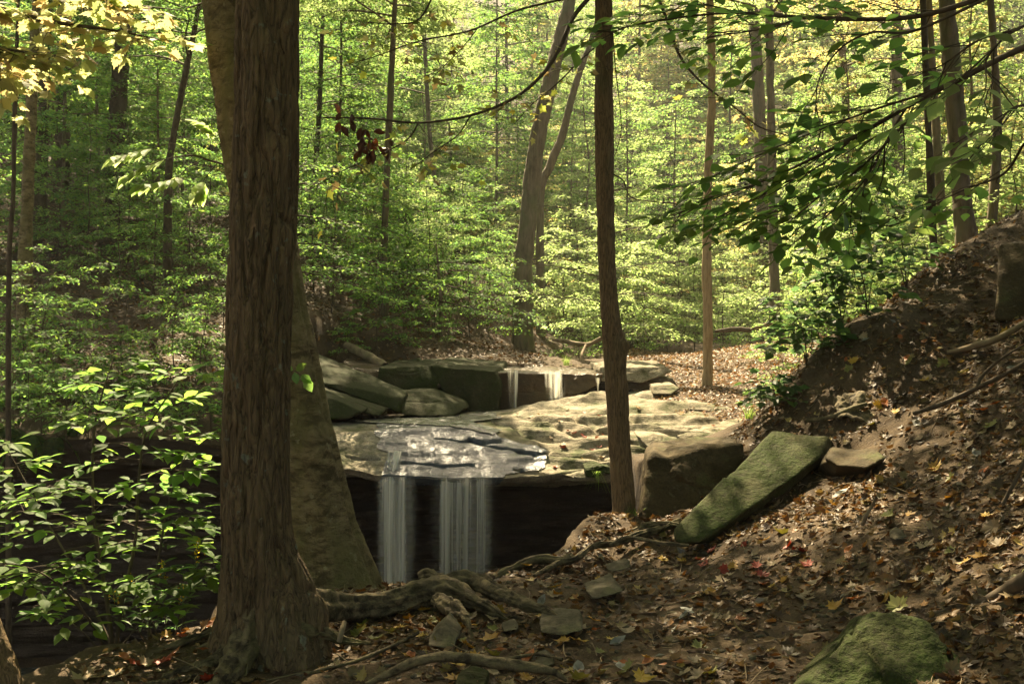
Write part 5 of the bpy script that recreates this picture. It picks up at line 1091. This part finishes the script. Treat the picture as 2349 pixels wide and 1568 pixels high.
litter('leaf_litter', 30000, left_reg, (.06, .13), BROWN, 'diamond', 'brown leaf litter on the shaded far slopes', None, .03, .5)
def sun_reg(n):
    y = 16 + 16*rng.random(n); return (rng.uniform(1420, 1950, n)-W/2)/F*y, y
litter('leaf_litter', 22000, sun_reg, (.05, .10), np.vstack([BROWN*1.9, A([.30,.15,.09],[.36,.26,.19],[.40,.31,.23],[.33,.22,.15])]), 'diamond', 'reddish brown leaf litter on the sunny flat beyond the ledge', None, .03, .5)  # browns lightened on this flat, sunlight partly put into their colour
# leaves one can count: clones of a few kinds
FK = {'yellow': ('maple_curl', A([.36,.22,.03]), 'bright yellow'), 'gold': ('maple_curl', A([.30,.16,.025]), 'golden orange'), 'tan': ('maple_curl', A([.26,.19,.11]), 'pale tan'), 'red': ('maple_curl', A([.26,.035,.015]), 'red'), 'rust': ('curl', A([.26,.08,.02]), 'rust brown oval'), 'olive': ('maple_curl', A([.17,.17,.04]), 'olive green'), 'grey': ('curl', A([.17,.17,.14]), 'greyish oval')}
FM = {}
for k, (tm, c, _) in FK.items():
    tv, tf = LT[tm]; v = tv.copy(); v[:, 0] -= .5; v[:, 2] += .12*vnoise(v*3+len(k)*5); FM[k] = mesh_np('fallen_leaf', v, tf, M['litter'], c*rng.uniform(.75, 1.2, (len(v), 1)), smooth=False)
def fallen(k, p, nn, L, where, group):
    o = bpy.data.objects.new('fallen_leaf', FM[k]); COL.objects.link(o); nv = Vector(nn).normalized()
    q = nv.to_track_quat('Z', 'Y') @ Vector((0, 0, 1)).rotation_difference(Vector((0, 0, 1))); o.rotation_mode = 'QUATERNION'
    from mathutils import Quaternion
    o.rotation_quaternion = q @ Quaternion((0, 0, 1), R.uniform(0, 6.28)); o.location = [float(s) for s in p]; o.scale = (L, L, L)
    tag(o, f'{FK[k][2]} fallen {"leaf" if "oval" in FK[k][2] else "maple leaf"} {where}', 'leaf', group)
def scatter(n, box, where, group, ks, L=(.07, .115)):
    c = 0
    while c < n:
        px, py = R.uniform(box[0], box[2]), R.uniform(box[1], box[3])
        # walk the sight line until it meets the ground
        Y = 3.6
        ok = False; yy = np.arange(3.6, 12.5, .03); xx = (px-W/2)/F*yy; zz_ = ground_z(xx, yy) - (H/2-py)/F*yy; h = np.nonzero(zz_ > 0)[0]
        c += 1
        if len(h) == 0: continue
        x, y = xx[h[0]], yy[h[0]]
        if pit_sd(A(x), A(y))[0] > -.1: continue
        g = gn(A(x), A(y))[0] + np.array([R.gauss(0, .3) for _ in range(3)]); fallen(R.choice(ks), A(x, y, gz(x, y)+.018), g, R.uniform(*L), where, group)
scatter(34, (780,1400,1180,1480), 'lying below the long root of the big trunk', 'leaves below the long root', ['yellow','yellow','gold','tan','rust','olive'])
scatter(46, (900,1470,1700,1568), 'on the bottom stretch of the trodden path', 'leaves on the bottom stretch of the path', ['yellow','gold','tan','rust','tan','grey','olive'])
scatter(46, (1200,1270,1750,1460), 'on the trodden path above the flat grey stone', 'leaves on the middle of the path', ['yellow','gold','tan','rust','tan','tan','grey'])
scatter(26, (100,1440,520,1568), 'among the sunlit roots left of the big trunk', 'leaves among the sunlit roots', ['rust','red','tan','gold'])
scatter(60, (1750,1020,2349,1400), 'on the steep right slope below the fallen branch', 'leaves on the lower right slope', ['yellow','tan','tan','rust','olive','grey','gold'], (.08, .13))
scatter(52, (1900,640,2349,1010), 'on the upper right slope under the square boulder', 'leaves on the upper right slope', ['tan','yellow','rust','grey','tan','olive'], (.08, .13))
scatter(22, (1560,1240,1850,1330), 'along the foot of the leaning slab', 'leaves at the foot of the leaning slab', ['red','gold','tan','red'])
for k in range(46):
    for _ in range(20):
        px, py = R.uniform(1050, 1640), R.uniform(930, 1080); d = np.abs(px_[:200]-px) + np.abs(py_[:200]-py); i = np.unravel_index(d.argmin(), d.shape)
        if d[i] < 8 and not ins[i] and not ins2[i]: break
    fallen(R.choice(['rust','tan','red','gold']), LEDGE[i] + A(0, 0, .012), gnm[i] + np.array([R.gauss(0, .2) for _ in range(3)]), R.uniform(.09, .14), 'on the dry sunlit ledge rock', 'leaves on the dry ledge')

# ------------------------------------------------------------------ damp forest air
bm = bmesh.new(); bmesh.ops.create_cube(bm, size=1); bmesh.ops.scale(bm, vec=(340, 290, 72), verts=bm.verts); hz = bpy.data.meshes.new('haze'); bm.to_mesh(hz); bm.free()
m = bpy.data.materials.new('haze'); m.use_nodes = True; nt = m.node_tree; nt.nodes.remove(nt.nodes['Principled BSDF'])
pv_ = nt.nodes.new('ShaderNodeVolumePrincipled'); pv_.inputs['Density'].default_value = .0006; pv_.inputs['Color'].default_value = (.95, .95, .88, 1); pv_.inputs['Anisotropy'].default_value = .25
nt.links.new(pv_.outputs[0], nt.nodes['Material Output'].inputs['Volume']); hz.materials.append(m)
obj('haze', hz, kind='stuff', loc=(0, 35, 29.5)); sc.cycles.volume_bounces = 0
